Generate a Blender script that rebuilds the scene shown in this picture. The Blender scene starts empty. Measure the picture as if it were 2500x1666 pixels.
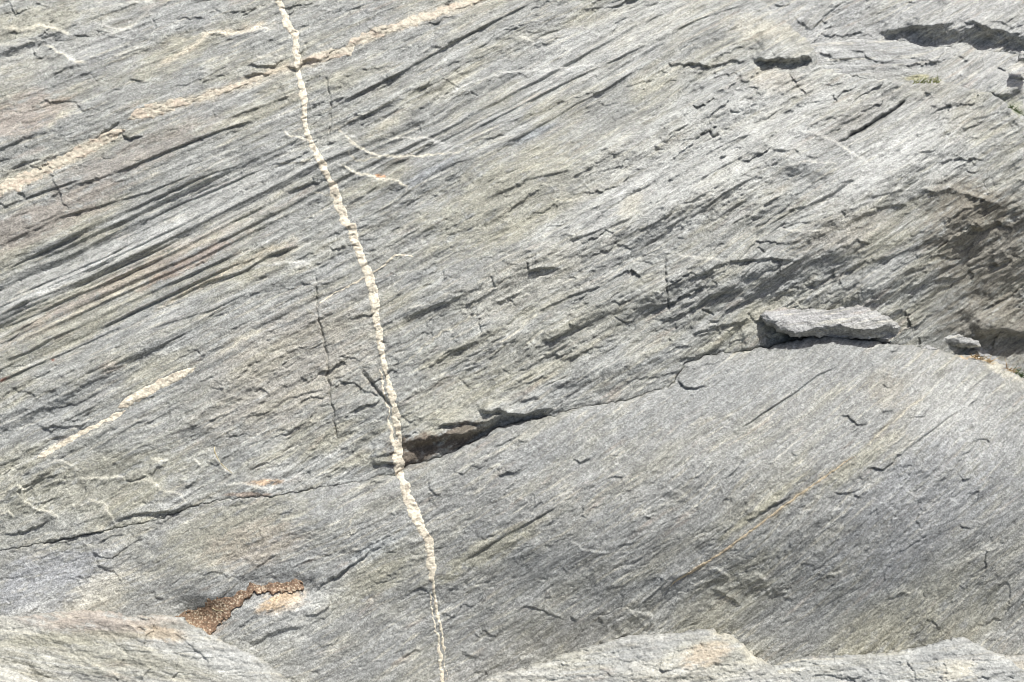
import bpy, math, random
import numpy as np
from mathutils import Vector, Matrix

# ------------------------------------------------------------------ camera, sky, sun, exposure
S = bpy.context.scene
COL = S.collection
PHI = math.radians(38)            # dip of the rock face
ORG = np.array([0.0, 0.0, 1.6])   # middle of the rock face
AX = np.array([1.0, 0.0, 0.0])                                # along the face
AV = np.array([0.0, math.cos(PHI), math.sin(PHI)])            # up the face
AN = np.array([0.0, -math.sin(PHI), math.cos(PHI)])           # out of the face
DIST, TILT, FPX = 3.6, math.radians(20), 2250.0
CL = np.array([0.0, -DIST*math.sin(TILT), DIST*math.cos(TILT)])   # camera in face coordinates (x, v, n)
FW = -CL/DIST
RT = np.array([1.0, 0.0, 0.0])
UP = np.cross(RT, FW)
def to_world(p):
    p = np.asarray(p, dtype=float)
    return ORG + p[..., 0:1]*AX + p[..., 1:2]*AV + p[..., 2:3]*AN
def dir_world(d):
    return d[0]*AX + d[1]*AV + d[2]*AN

cam_d = bpy.data.cameras.new("camera")
cam = bpy.data.objects.new("camera", cam_d)
COL.objects.link(cam)
cam_d.sensor_width = 36.0
cam_d.lens = 36.0*FPX/2500.0
cam_d.clip_start = 0.05
cam_d.clip_end = 2000
r_, u_, f_ = dir_world(RT), dir_world(UP), dir_world(FW)
cam.matrix_world = Matrix(((r_[0], u_[0], -f_[0], 0), (r_[1], u_[1], -f_[1], 0), (r_[2], u_[2], -f_[2], 0), (0, 0, 0, 1)))
cam.location = Vector(to_world(CL))
S.camera = cam

SUN_L = np.array([0.20, 0.66, 0.66]); SUN_L = SUN_L/np.linalg.norm(SUN_L)   # towards the sun, face coordinates
sw = dir_world(SUN_L)
el = math.asin(sw[2]); az = math.atan2(sw[0], sw[1])
W = bpy.data.worlds.new("World"); S.world = W; W.use_nodes = True
nt = W.node_tree; nt.nodes.clear()
sky = nt.nodes.new('ShaderNodeTexSky'); sky.sky_type = 'NISHITA'; sky.sun_disc = False
sky.dust_density = 5.0; sky.ozone_density = 0.0; sky.sun_elevation = el; sky.sun_rotation = az
bg = nt.nodes.new('ShaderNodeBackground'); bg.inputs[1].default_value = 0.105
ow = nt.nodes.new('ShaderNodeOutputWorld')
nt.links.new(sky.outputs[0], bg.inputs[0]); nt.links.new(bg.outputs[0], ow.inputs[0])
sd_ = bpy.data.lights.new("sun", 'SUN'); sd_.energy = 5.0; sd_.angle = math.radians(0.5); sd_.color = (1.0, 0.99, 0.955)
so = bpy.data.objects.new("sun", sd_); COL.objects.link(so)
so.rotation_euler = Vector(sw).to_track_quat('Z', 'Y').to_euler(); so.location = (0, 0, 12)
S.view_settings.view_transform = 'Standard'; S.view_settings.look = 'None'; S.view_settings.gamma = 1
S.view_settings.exposure = 0.0
S.render.film_transparent = False
S.cycles.filter_width = 0.9

# ------------------------------------------------------------------ noise
_rng = np.random.RandomState(7)
_P = np.concatenate([_rng.permutation(512)]*3).astype(np.int32)
_ang = _rng.rand(512)*2*np.pi
_GX = np.cos(_ang).astype(np.float32); _GY = np.sin(_ang).astype(np.float32)
def gn(x, y, seed=0):
    x = np.asarray(x, np.float32) + 17.3*seed + 1000; y = np.asarray(y, np.float32) + 9.1*seed + 1000
    xi = np.floor(x).astype(np.int32); yi = np.floor(y).astype(np.int32)
    xf = x - xi; yf = y - yi
    xi &= 511; yi &= 511
    u = xf*xf*xf*(xf*(xf*6-15)+10); v = yf*yf*yf*(yf*(yf*6-15)+10)
    def g(ix, iy, dx, dy):
        k = _P[_P[ix] + iy] & 511
        return _GX[k]*dx + _GY[k]*dy
    a = g(xi, yi, xf, yf); b = g(xi+1, yi, xf-1, yf)
    c = g(xi, yi+1, xf, yf-1); d = g(xi+1, yi+1, xf-1, yf-1)
    a += u*(b-a); c += u*(d-c)
    return (a + v*(c-a))*1.5
def fbm(x, y, o=4, seed=0, g=0.5, l=2.03):
    r = 0; a = 1.0; n = 0
    for i in range(o):
        r = r + a*gn(x, y, seed+i*3); n += a; a *= g; x = x*l; y = y*l
    return r/n
def facets(x, y, seed=0, tilt=1.0, step=0.5):
    """broken faces: every cell of an uneven mosaic is a tilted plane with its own level"""
    x = np.asarray(x, np.float32)+500; y = np.asarray(y, np.float32)+500
    xi = np.floor(x).astype(np.int32); yi = np.floor(y).astype(np.int32)
    best = np.full(x.shape, 9.0, np.float32); h = np.zeros_like(best)
    for dx in (-1, 0, 1):
        for dy in (-1, 0, 1):
            cx = xi+dx; cy = yi+dy
            k = _P[_P[(cx+seed) & 511]+(cy & 511)] & 511
            k2 = _P[k+101] & 511; k3 = _P[k+257] & 511; k4 = _P[k+333] & 511
            ox = x-cx-0.15-0.7*k/511.0; oy = y-cy-0.15-0.7*k2/511.0
            d = ox*ox+oy*oy; m = d < best
            best = np.where(m, d, best)
            h = np.where(m, tilt*(ox*(k3/255.5-1)+oy*(k4/255.5-1.0))+step*(k2/255.5-1), h)
    return h.astype(np.float32)
def macro(X, Y):
    """the lie of the whole outcrop: it leans back towards the top right, and turns down to the gully on the right"""
    h = -0.17*sst(620, -250, Y)*sst(800, 1750, X) - 0.05*sst(300, -250, Y)
    h = h - 0.22*sst(430, 900, Y)*sst(2100, 2420, X) - 0.09*sst(1450, 2000, X)*sst(560, 900, Y)
    return h.astype(np.float32)
def sst(a, b, x):
    t = np.clip((x-a)/(b-a), 0, 1); return t*t*(3-2*t)

# ------------------------------------------------------------------ tracing helpers: nine survey sheets of the face
TL = dict(a=(0, 0), b=(825, 0), c=(1650, 0), d=(0, 550), e=(825, 550), f=(1650, 550), g=(0, 1096), h=(825, 1096), i=(1650, 1096))
K = 850/2338.0
def T(k, *v):
    ox, oy = TL[k]
    return [(ox+v[j]*K, oy+v[j+1]*K) for j in range(0, len(v), 2)]

def grid_axis(lo, hi, a, b, step, grow=1.06, mx=16):
    """points from lo to hi, dense between a and b"""
    a = max(a, lo); b = min(b, hi)
    mid = list(np.arange(a, b+step*0.5, step))
    s = step; x = mid[0]; L = []
    while x > lo:
        s = min(s*grow, mx); x -= s; L.append(x)
    s = step; x = mid[-1]; R = []
    while x < hi:
        s = min(s*grow, mx); x += s; R.append(x)
    return np.array(L[::-1]+mid+R, dtype=np.float32)

class Field:
    """a patch of rock surface: survey coordinates X, Y, height H above the face plane, foliation coordinates s, t"""
    def __init__(f, x0, x1, y0, y1, step, fol):
        f.xs = grid_axis(x0, x1, -40, 2540, step); f.ys = grid_axis(y0, y1, -40, 1700, step)
        f.X, f.Y = np.meshgrid(f.xs, f.ys)
        f.H = np.zeros_like(f.X)
        a, b, c = fol
        X, Y = f.X, f.Y
        wt = fbm(X/420, Y/260, 3, 51)*(26-14*sst(1000, 600, X)*sst(1000, 900, Y))
        f.t = (Y + a*X + b*X*X + c*X*Y + wt)*0.86
        f.s = X - 0.55*Y
        f.WX = X + fbm(X/26, Y/26, 3, 61)*9
        f.WY = Y + fbm(X/22, Y/22, 3, 71)*8
        f.C = np.zeros(f.X.shape+(3,), np.float32)
    def win(f, pts, r):
        p = np.asarray(pts)
        i0 = np.searchsorted(f.xs, p[:, 0].min()-r); i1 = np.searchsorted(f.xs, p[:, 0].max()+r)
        j0 = np.searchsorted(f.ys, p[:, 1].min()-r); j1 = np.searchsorted(f.ys, p[:, 1].max()+r)
        if i1-i0 < 2 or j1-j0 < 2: return None
        return slice(j0, j1), slice(i0, i1)
    def dist(f, pts, w, warp=1.0):
        """signed distance (plus = right hand side, below for a left-to-right line) and position along 0..1"""
        X = f.X[w]*(1-warp)+f.WX[w]*warp; Y = f.Y[w]*(1-warp)+f.WY[w]*warp
        best = np.full(X.shape, 1e9, np.float32); sg = np.ones_like(best); al = np.zeros_like(best)
        L = [math.dist(pts[k], pts[k+1]) for k in range(len(pts)-1)]
        tot = sum(L); acc = 0
        for k in range(len(pts)-1):
            ax, ay = pts[k]; bx, by = pts[k+1]; dx, dy = bx-ax, by-ay; l2 = dx*dx+dy*dy+1e-9
            u = np.clip(((X-ax)*dx+(Y-ay)*dy)/l2, 0, 1)
            qx = X-ax-u*dx; qy = Y-ay-u*dy
            d = np.sqrt(qx*qx+qy*qy)
            m = d < best
            best = np.where(m, d, best)
            sg = np.where(m, np.sign(dx*qy-dy*qx), sg)
            al = np.where(m, (acc+u*L[k])/tot, al)
            acc += L[k]
        return best*sg, best, al
    def ledge(f, pts, amp, w=3.0, decay=40.0, warp=1.0, taper=True, slot=0.35):
        """rises to a lip along the line, then drops: the drop faces down the face"""
        W_ = f.win(pts, decay*2.6+30)
        if W_ is None: return
        if w > 3: w = w*(1.35 if amp > 17 or w > 5 else 1.05); slot = 0.12
        if math.dist(pts[0], pts[-1]) > 170 and amp < 21: warp = 0.2
        sd, d, al = f.dist(pts, W_, warp)
        tp = np.clip(np.minimum(al, 1-al)*6, 0, 1) if taper else 1.0
        tp = tp*(0.8+0.4*gn(f.X[W_]/60, f.Y[W_]/60, 63))
        up = np.exp(-d/decay)*(1-sst(-w*0.5, w*0.5, sd))
        g = up - slot*np.exp(-((sd-w*0.9)/(w*0.9+1.2))**2)
        f.H[W_] += (amp*0.001*g*tp).astype(np.float32)
    def rise(f, pts, amp, w=4.0, decay=40.0, warp=1.0):
        """the other way round: rises going down, so the edge faces up to the light"""
        W_ = f.win(pts, decay*2.6+30)
        if W_ is None: return
        sd, d, al = f.dist(pts, W_, warp)
        tp = np.clip(np.minimum(al, 1-al)*6, 0, 1)
        f.H[W_] += (amp*0.001*np.exp(-d/decay)*sst(-w, w, sd)*tp).astype(np.float32)
    def crack(f, pts, depth, w=2.2, warp=0.8):
        W_ = f.win(pts, w*4+14)
        if W_ is None: return
        sd, d, al = f.dist(pts, W_, warp)
        tp = np.clip(np.minimum(al, 1-al)*8, 0, 1)
        f.H[W_] -= (depth*0.001*np.exp(-(d/w)**2)*tp).astype(np.float32)
    def bump(f, x, y, rx, ry, ang, amp, p=1.0):
        R = max(rx, ry)*2.6
        W_ = f.win([(x, y), (x+1, y+1)], R)
        if W_ is None: return
        c, s = math.cos(math.radians(ang)), -math.sin(math.radians(ang))
        X = f.X[W_]-x; Y = f.Y[W_]-y
        u = (X*c+Y*s)/rx; v = (-X*s+Y*c)/ry
        f.H[W_] += (amp*0.001*np.exp(-(u*u+v*v)**p)).astype(np.float32)
    def tint(f, x, y, rx, ry, ang, col, k):
        """a stain, a patch of another mineral or painted-in shade, broken up along the foliation"""
        R = max(rx, ry)*2.4
        W_ = f.win([(x, y), (x+1, y+1)], R)
        if W_ is None: return
        c, s = math.cos(math.radians(ang)), -math.sin(math.radians(ang))
        X = f.X[W_]-x; Y = f.Y[W_]-y
        u = (X*c+Y*s)/rx; v = (-X*s+Y*c)/ry
        n = fbm(f.s[W_]/60, f.t[W_]/16, 3, 91)
        n2 = fbm(f.X[W_]/11, f.Y[W_]/8, 3, 93, 0.65)
        m = k*np.clip(sst(0.15, 0.75, np.exp(-(u*u+v*v))*(1+1.3*n+0.7*n2)), 0, 1)
        f.C[W_] = f.C[W_]*(1-m[..., None]) + np.array(col, np.float32)*m[..., None]
    def tint_line(f, pts, w, col, k):
        if w < 5: w = w*0.62
        W_ = f.win(pts, w*3+12)
        if W_ is None: return
        sd, d, al = f.dist(pts, W_, 1.0)
        tp = np.clip(np.minimum(al, 1-al)*6, 0, 1)
        n = fbm(f.s[W_]/30, f.t[W_]/12, 2, 95)
        m = np.clip(k*np.exp(-(d/w)**2)*tp*(1+1.2*n), 0, 1)
        f.C[W_] = f.C[W_]*(1-m[..., None]) + np.array(col, np.float32)*m[..., None]
    def sdf(f, poly):
        """signed distance to a closed outline, minus inside"""
        X, Y = f.WX, f.WY
        best = np.full(X.shape, 1e9, np.float32); ins = np.zeros(X.shape, bool)
        n = len(poly)
        for k in range(n):
            ax, ay = poly[k]; bx, by = poly[(k+1) % n]; dx, dy = bx-ax, by-ay
            u = np.clip(((X-ax)*dx+(Y-ay)*dy)/(dx*dx+dy*dy+1e-9), 0, 1)
            d = (X-ax-u*dx)**2+(Y-ay-u*dy)**2
            best = np.minimum(best, d)
            if ay != by:
                c = (ay > Y) != (by > Y)
                ins ^= c & (X < dx*(Y-ay)/dy+ax)
        d = np.sqrt(best)
        return np.where(ins, -d, d)

def rock_relief(f, k=1.0, beds=None, rough=1.0, seed=0):
    """foliated schist: shingled flakes on three scales, beds, soft swells"""
    s, t, X, Y = f.s, f.t, f.X, f.Y
    H = f.H
    H += fbm(X/520, Y/380, 3, 3)*0.030
    k0 = k; k = k*0.8; rough = rough*0.8
    sm = 0.30+0.85*sst(-0.35, 0.30, fbm(s/380, t/150, 3, 65+seed))      # worn and rough areas
    k = k*(0.6+0.4*sm); rough = rough*sm
    bq = 1.0 if beds is None else 1-0.85*np.clip(beds, 0, 1)
    H += fbm(s/230, t/95, 4, 5+seed)*0.020*k
    qx2 = s+fbm(X/60, Y/60, 2, 77)*30; qy2 = t+fbm(X/50, Y/50, 2, 79)*16
    qx = s+fbm(X/40, Y/40, 3, 81+seed)*26; qy = t+fbm(X/34, Y/30, 3, 83+seed)*17
    H += bq*facets(qx/120, qy/46, seed, 0.016*k, 0.0014*k)*sst(-0.35, 0.3, fbm(X/300, Y/240, 2, 85+seed))
    H += bq*facets(qx/52+40, qy/19, seed+3, 0.0036*k*rough, 0.0003*k)*sst(-0.4, 0.25, fbm(X/200, Y/170, 2, 87+seed))
    H += bq*facets(qx/23+90, qy/9.5, seed+5, 0.0018*rough, 0.0003)
    H += -np.abs(fbm(s/190, t/62, 3, 67))*0.024*k*bq*sst(-0.3, 0.3, fbm(X/350, Y/260, 2, 69))
    H += -np.abs(fbm(qx2/58, qy2/28, 3, 73))*0.011*k*bq
    m1 = sst(-0.25, 0.35, fbm(X/260, Y/200, 2, 11+seed))
    m2 = sst(-0.2, 0.4, fbm(X/170, Y/140, 2, 13+seed))
    def shingle(per, wx, wy, warp, amp, sd, edge=0.16):
        ph = t/per + fbm(s/wx, t/wy, 4, sd, 0.55)*warp
        fr = ph - np.floor(ph)
        cell = np.floor(ph)
        a = 0.35+0.65*sst(-0.3, 0.4, gn(s/(wx*1.3), cell*3.7, sd+5))
        return amp*a*np.where(fr < 1-edge, fr/(1-edge), (1-fr)/edge)
    H += bq*shingle(78, 210, 60, 2.2, 0.0100*k, 21+seed, 0.22)*m1
    H += bq*shingle(34, 130, 30, 2.0, 0.0036*k*rough, 25+seed, 0.30)*(0.35+0.65*m2)
    H += (0.4+0.6*bq)*shingle(15, 70, 15, 1.6, 0.0016*k*rough, 29+seed, 0.22)
    # hairline partings that open along the foliation
    n = gn(s/150, t/23, 141+seed); mk = sst(0.05, 0.35, gn(s/70, t/30, 143+seed))
    H -= 0.0034*np.exp(-(n/0.055)**2)*mk
    n = gn(qx/60, qy/13, 145+seed); mk = sst(0.05, 0.4, gn(s/45, t/22, 147+seed))
    H -= 0.0022*np.exp(-(n/0.08)**2)*mk
    # thin splinters
    H += fbm(s/60, t/8, 3, 33+seed, 0.55)*0.0020*rough
    H += fbm(X/9, Y/7, 2, 37+seed, 0.6)*0.0006*rough
    # flat-bottomed chips where a flake came off
    ch = fbm(s/95, t/44, 4, 39+seed, 0.55)
    H -= bq*sst(0.13, 0.24, ch)*0.0034*k
    ch = fbm(s/52, t/22, 4, 43+seed, 0.55)
    H -= bq*sst(0.18, 0.29, ch)*0.0015*k*m1
    if beds is not None:
        b = 1.6*gn(t/44, s/1700, 45+seed)+gn(t/19, s/1500, 47+seed)+0.45*gn(t/9, s/900, 49+seed)
        H += beds*b*0.013
        ph = t/12.5+gn(s/800, t/60, 57+seed)*0.4; fr = ph-np.floor(ph)
        H += beds*0.0030*np.where(fr < 0.75, fr/0.75, (1-fr)/0.25)*sst(-0.2, 0.3, gn(s/420, np.floor(ph)*1.7, 59))
        ph = t/27+gn(s/700, t/90, 53+seed)*0.5; fr = ph-np.floor(ph)
        H += beds*0.006*np.where(fr < 0.8, fr/0.8, (1-fr)/0.2)*sst(-0.3, 0.3, gn(s/500, np.floor(ph)*2.3, 55))

GREY = (0.270, 0.276, 0.259); BLUE = (0.258, 0.266, 0.260); OLIVE = (0.298, 0.289, 0.225)
PALE = (0.42, 0.425, 0.405); DARK = (0.125, 0.127, 0.124); PINK = (0.34, 0.275, 0.222); CREAM = (0.48, 0.455, 0.37)
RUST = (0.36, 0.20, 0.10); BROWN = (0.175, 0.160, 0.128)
def rock_colour(f, seed=0, olive=0.5, base=GREY, pale=0.5):
    s, t, X, Y = f.s, f.t, f.X, f.Y
    C = f.C; C[:] = np.array(base, np.float32)
    def mix(col, m):
        C[:] = C*(1-m[..., None])+np.array(col, np.float32)*m[..., None]
    mix(BLUE, sst(-0.15, 0.35, fbm(X/330, Y/210, 3, 101+seed))*0.6)
    mix(OLIVE, sst(-0.12, 0.42, fbm(s/330, t/75, 4, 103+seed, 0.6))*olive)
    mix(PALE, sst(0.0, 0.40, fbm(s/260, t/16, 4, 105+seed, 0.6))*pale)
    mix(CREAM, sst(0.12, 0.40, fbm(s/150, t/10, 4, 106+seed, 0.6))*0.45)
    mix(DARK, sst(0.02, 0.5, fbm(s/200, t/11, 4, 107+seed, 0.6))*0.55)
    mix(PINK, sst(0.25, 0.6, fbm(s/200, t/30, 4, 109+seed, 0.6))*0.35)
    mix(CREAM, sst(0.30, 0.6, fbm(s/120, t/9, 3, 111+seed, 0.6))*0.5)
    mix(PALE, sst(0.28, 0.5, fbm(X/14, Y/10, 3, 113+seed, 0.65))*0.55)
    mix(DARK, sst(0.28, 0.5, fbm(X/11, Y/8, 3, 115+seed, 0.65))*0.55)

def local_points(X, Y, H):
    """survey coordinates plus height -> face coordinates"""
    dx = (X-1250)/FPX; dy = -(Y-833)/FPX
    D = FW[None, :] + dx[:, None]*RT[None, :] + dy[:, None]*UP[None, :]
    k = (H - CL[2])/D[:, 2]
    return CL[None, :] + D*k[:, None]

def mesh_from(f, mask, name, mat, parent=None, H=None, C=None, closed=None):
    H = f.H if H is None else H
    C = f.C if C is None else C
    q = mask[:-1, :-1] & mask[1:, :-1] & mask[:-1, 1:] & mask[1:, 1:]
    use = np.zeros_like(mask)
    use[:-1, :-1] |= q; use[1:, :-1] |= q; use[:-1, 1:] |= q; use[1:, 1:] |= q
    idx = np.full(mask.shape, -1, np.int64); n = int(use.sum()); idx[use] = np.arange(n)
    P = to_world(local_points(f.X[use].astype(float), f.Y[use].astype(float), H[use].astype(float)))
    a = idx[:-1, :-1][q]; b = idx[1:, :-1][q]; c = idx[1:, 1:][q]; d = idx[:-1, 1:][q]
    F = np.stack([a, b, c, d], 1)
    s_ = f.s[use]; t_ = f.t[use]; col = C[use]
    if closed is not None:       # give the piece its underside: same outline, sunk by `closed` metres
        Pb = to_world(local_points(f.X[use].astype(float), f.Y[use].astype(float), closed[use].astype(float)))
        P = np.concatenate([P, Pb]); F = np.concatenate([F, F[:, ::-1]+n])
        # rim
        qi = np.zeros(q.shape, bool) | q
        pad = np.pad(qi, 1)
        rim = []
        for (dj, di, e) in ((-1, 0, 't'), (1, 0, 'b'), (0, -1, 'l'), (0, 1, 'r')):
            nb = pad[1+dj:1+dj+q.shape[0], 1+di:1+di+q.shape[1]]
            m = q & ~nb
            A, B, Cc, D_ = idx[:-1, :-1][m], idx[1:, :-1][m], idx[1:, 1:][m], idx[:-1, 1:][m]
            e0, e1 = {'t': (D_, A), 'b': (B, Cc), 'l': (A, B), 'r': (Cc, D_)}[e]
            rim.append(np.stack([e1, e0, e0+n, e1+n], 1))
        F = np.concatenate([F]+rim)
        s_ = np.concatenate([s_, s_]); t_ = np.concatenate([t_, t_]); col = np.concatenate([col, col])
    me = bpy.data.meshes.new(name)
    me.vertices.add(len(P)); me.vertices.foreach_set('co', P.astype(np.float32).ravel())
    me.loops.add(len(F)*4); me.loops.foreach_set('vertex_index', F.ravel().astype(np.int32))
    me.polygons.add(len(F)); me.polygons.foreach_set('loop_start', np.arange(0, len(F)*4, 4, dtype=np.int32))
    me.polygons.foreach_set('loop_total', np.full(len(F), 4, np.int32))
    me.polygons.foreach_set('use_smooth', np.ones(len(F), bool))
    me.update(calc_edges=True)
    at = me.attributes.new('tint', 'FLOAT_COLOR', 'POINT')
    at.data.foreach_set('color', np.concatenate([col, np.ones((len(col), 1), np.float32)], 1).astype(np.float32).ravel())
    fa = me.attributes.new('fol', 'FLOAT_VECTOR', 'POINT')
    z = P @ AN
    fa.data.foreach_set('vector', np.stack([s_/100, t_/100, z*3], 1).astype(np.float32).ravel())
    me.materials.append(mat)
    o = bpy.data.objects.new(name, me); COL.objects.link(o)
    if parent: o.parent = parent
    return o

def tag(o, label=None, cat=None, group=None, kind=None):
    if label: o['label'] = label
    if cat: o['category'] = cat
    if group: o['group'] = group
    if kind: o['kind'] = kind
    return o

def wrap(o):
    r = bpy.data.objects.new('rock_slab', None); COL.objects.link(r)
    o.name = 'rock_face'; o.parent = r
    return r
# ------------------------------------------------------------------ materials
def N(nt, typ, **kw):
    n = nt.nodes.new(typ)
    for k, v in kw.items(): setattr(n, k, v)
    return n
def rock_material(name, grain=1.0, grain_size=1.0, bumpk=1.0, rough=0.75, contrast=1.0, spec=0.35, streak=4.0):
    m = bpy.data.materials.new(name); m.use_nodes = True
    nt = m.node_tree; b = nt.nodes['Principled BSDF']; L = nt.links.new
    at = N(nt, 'ShaderNodeAttribute'); at.attribute_name = 'tint'
    fo = N(nt, 'ShaderNodeAttribute'); fo.attribute_name = 'fol'
    def noise(scale, sx, sy, det, dim='3D', ro=0.6):
        mp = N(nt, 'ShaderNodeMapping'); mp.inputs['Scale'].default_value = (sx, sy, 1)
        L(fo.outputs['Vector'], mp.inputs['Vector'])
        n = N(nt, 'ShaderNodeTexNoise'); n.inputs['Scale'].default_value = scale; n.inputs['Detail'].default_value = det
        n.inputs['Roughness'].default_value = ro
        L(mp.outputs[0], n.inputs['Vector']); return n.outputs['Fac']
    def mr(v, a, b_, c, d):
        n = N(nt, 'ShaderNodeMapRange'); n.inputs[1].default_value = a; n.inputs[2].default_value = b_
        n.inputs[3].default_value = c; n.inputs[4].default_value = d; L(v, n.inputs[0]); return n.outputs[0]
    def mul(a, b_):
        n = N(nt, 'ShaderNodeMath', operation='MULTIPLY'); L(a, n.inputs[0]); L(b_, n.inputs[1]); return n.outputs[0]
    tco = N(nt, 'ShaderNodeTexCoord')
    def grains(scale):                          # mineral grains: each crystal its own shade
        v = N(nt, 'ShaderNodeTexVoronoi'); v.inputs['Scale'].default_value = scale
        L(tco.outputs['Object'], v.inputs['Vector'])
        sp = N(nt, 'ShaderNodeSeparateColor'); L(v.outputs['Color'], sp.inputs[0]); return sp.outputs[0]
    g1 = grains(230/grain_size)
    g0 = grains(120/grain_size)
    g2 = noise(9*grain, 1/streak, 1.6, 4)       # foliation streaks
    g3 = noise(2.6, 1/3.0, 1.6, 5)
    f1 = mul(mr(g1, 0.0, 1.0, 1-0.34*contrast, 1+0.34*contrast), mr(g0, 0.0, 1.0, 1-0.10*contrast, 1+0.10*contrast))
    f2 = mr(g2, 0.32, 0.68, 1-0.24*contrast, 1+0.24*contrast)
    f3 = mr(g3, 0.32, 0.68, 0.84, 1.16)
    f = mul(mul(f1, f2), f3)
    mx = N(nt, 'ShaderNodeVectorMath', operation='SCALE'); L(at.outputs['Color'], mx.inputs[0]); L(f, mx.inputs['Scale'])
    L(mx.outputs[0], b.inputs['Base Color'])
    b.inputs['Roughness'].default_value = rough
    b.inputs['Specular IOR Level'].default_value = spec
    h1 = noise(26*grain, 0.8, 1.4, 2); h2 = noise(7*grain, 0.35, 1.5, 4)
    ad = N(nt, 'ShaderNodeMath', operation='MULTIPLY_ADD'); L(h1, ad.inputs[0]); ad.inputs[1].default_value = 0.45; L(h2, ad.inputs[2])
    ad2 = N(nt, 'ShaderNodeMath', operation='MULTIPLY_ADD'); L(g1, ad2.inputs[0]); ad2.inputs[1].default_value = 0.08; L(ad.outputs[0], ad2.inputs[2])
    ad = ad2
    bp = N(nt, 'ShaderNodeBump'); bp.inputs['Strength'].default_value = 0.9; bp.inputs['Distance'].default_value = 0.0038*bumpk
    L(ad.outputs[0], bp.inputs['Height']); L(bp.outputs[0], b.inputs['Normal'])
    return m
M_ROCK = rock_material('schist')
M_SMOOTH = rock_material('smooth_schist', grain=1.05, bumpk=0.8, contrast=0.95, streak=2.6)
M_BOULDER = rock_material('weathered_boulder', grain=0.9, grain_size=1.3, bumpk=0.9, contrast=0.65, streak=1.6)
M_VEIN = rock_material('quartz', grain=1.0, bumpk=1.1, rough=0.6, contrast=0.45, spec=0.45, streak=1.2)
M_SAND = rock_material('coarse_sand', grain=0.85, grain_size=1.5, bumpk=1.2, rough=0.9, contrast=0.9, spec=0.2, streak=1.0)

# ------------------------------------------------------------------ outlines
SEAM = (T('g', 0,690, 230,645, 330,630, 530,585, 740,545, 850,525, 1050,480, 1250,400, 1480,340, 1850,320, 2130,265) +
        T('h', 0,245, 200,215, 260,190, 380,182, 430,150, 480,112, 560,100, 700,60) +
        T('e', 870,1480, 960,1430, 1060,1370, 1190,1330, 1370,1290, 1450,1283, 1560,1240, 1700,1215, 1900,1185, 2050,1140, 2150,1105, 2260,1060) +
        T('f', 20,985, 70,930, 190,880, 300,860, 430,850, 640,815, 760,780, 930,750, 1040,748, 1200,765, 1350,785, 1470,805, 1600,825, 1720,840, 1890,885, 2020,890, 2150,935, 2240,965, 2338,1050))
LOWER = [(-900, 1420)] + SEAM + [(2600, 1010), (2740, 1150), (3300, 1400), (3300, 2050), (-900, 2050)]
# the upper slab reaches a little less far down where the cavities are
UP_SEAM = SEAM[:]
UPPER = [(-900, 1420)] + UP_SEAM + [(2600, 1010), (3300, 1100), (3300, 560)] + \
        T('c', 2500,960, 2338,850, 2250,760, 2180,680, 2130,630, 2000,620, 1780,560, 1540,565, 1400,550, 1200,520, 1020,480, 945,450, 935,380, 925,330, 870,290, 800,230, 700,150, 600,60, 560,0, 500,-120) + [(1800, -330), (-900, -330)]
LOBE = T('c', 870,290, 1000,280, 1200,270, 1430,268, 1600,290, 1760,320, 1900,310, 2050,330, 2180,350, 2280,365, 2338,372) + [(2600, 175), (3300, 300), (3300, 700), (2400, 400), (2100, 260), (1940, 230), (1900, 150)]
BACK = [(1750, -330), (3300, -330), (3300, 420), (2400, 230), (1960, 170), (1900, 120), (1700, -60)]

def edge(f, sd, rad, drop_in, slope):
    """round the rim off over rad and let the side fall away outside it"""
    x = np.clip(1+sd/rad, 0, 1)
    return -drop_in*(1-np.sqrt(np.clip(1-x*x*0.98, 0, 1))) - np.clip(sd, 0, None)*slope

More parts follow.
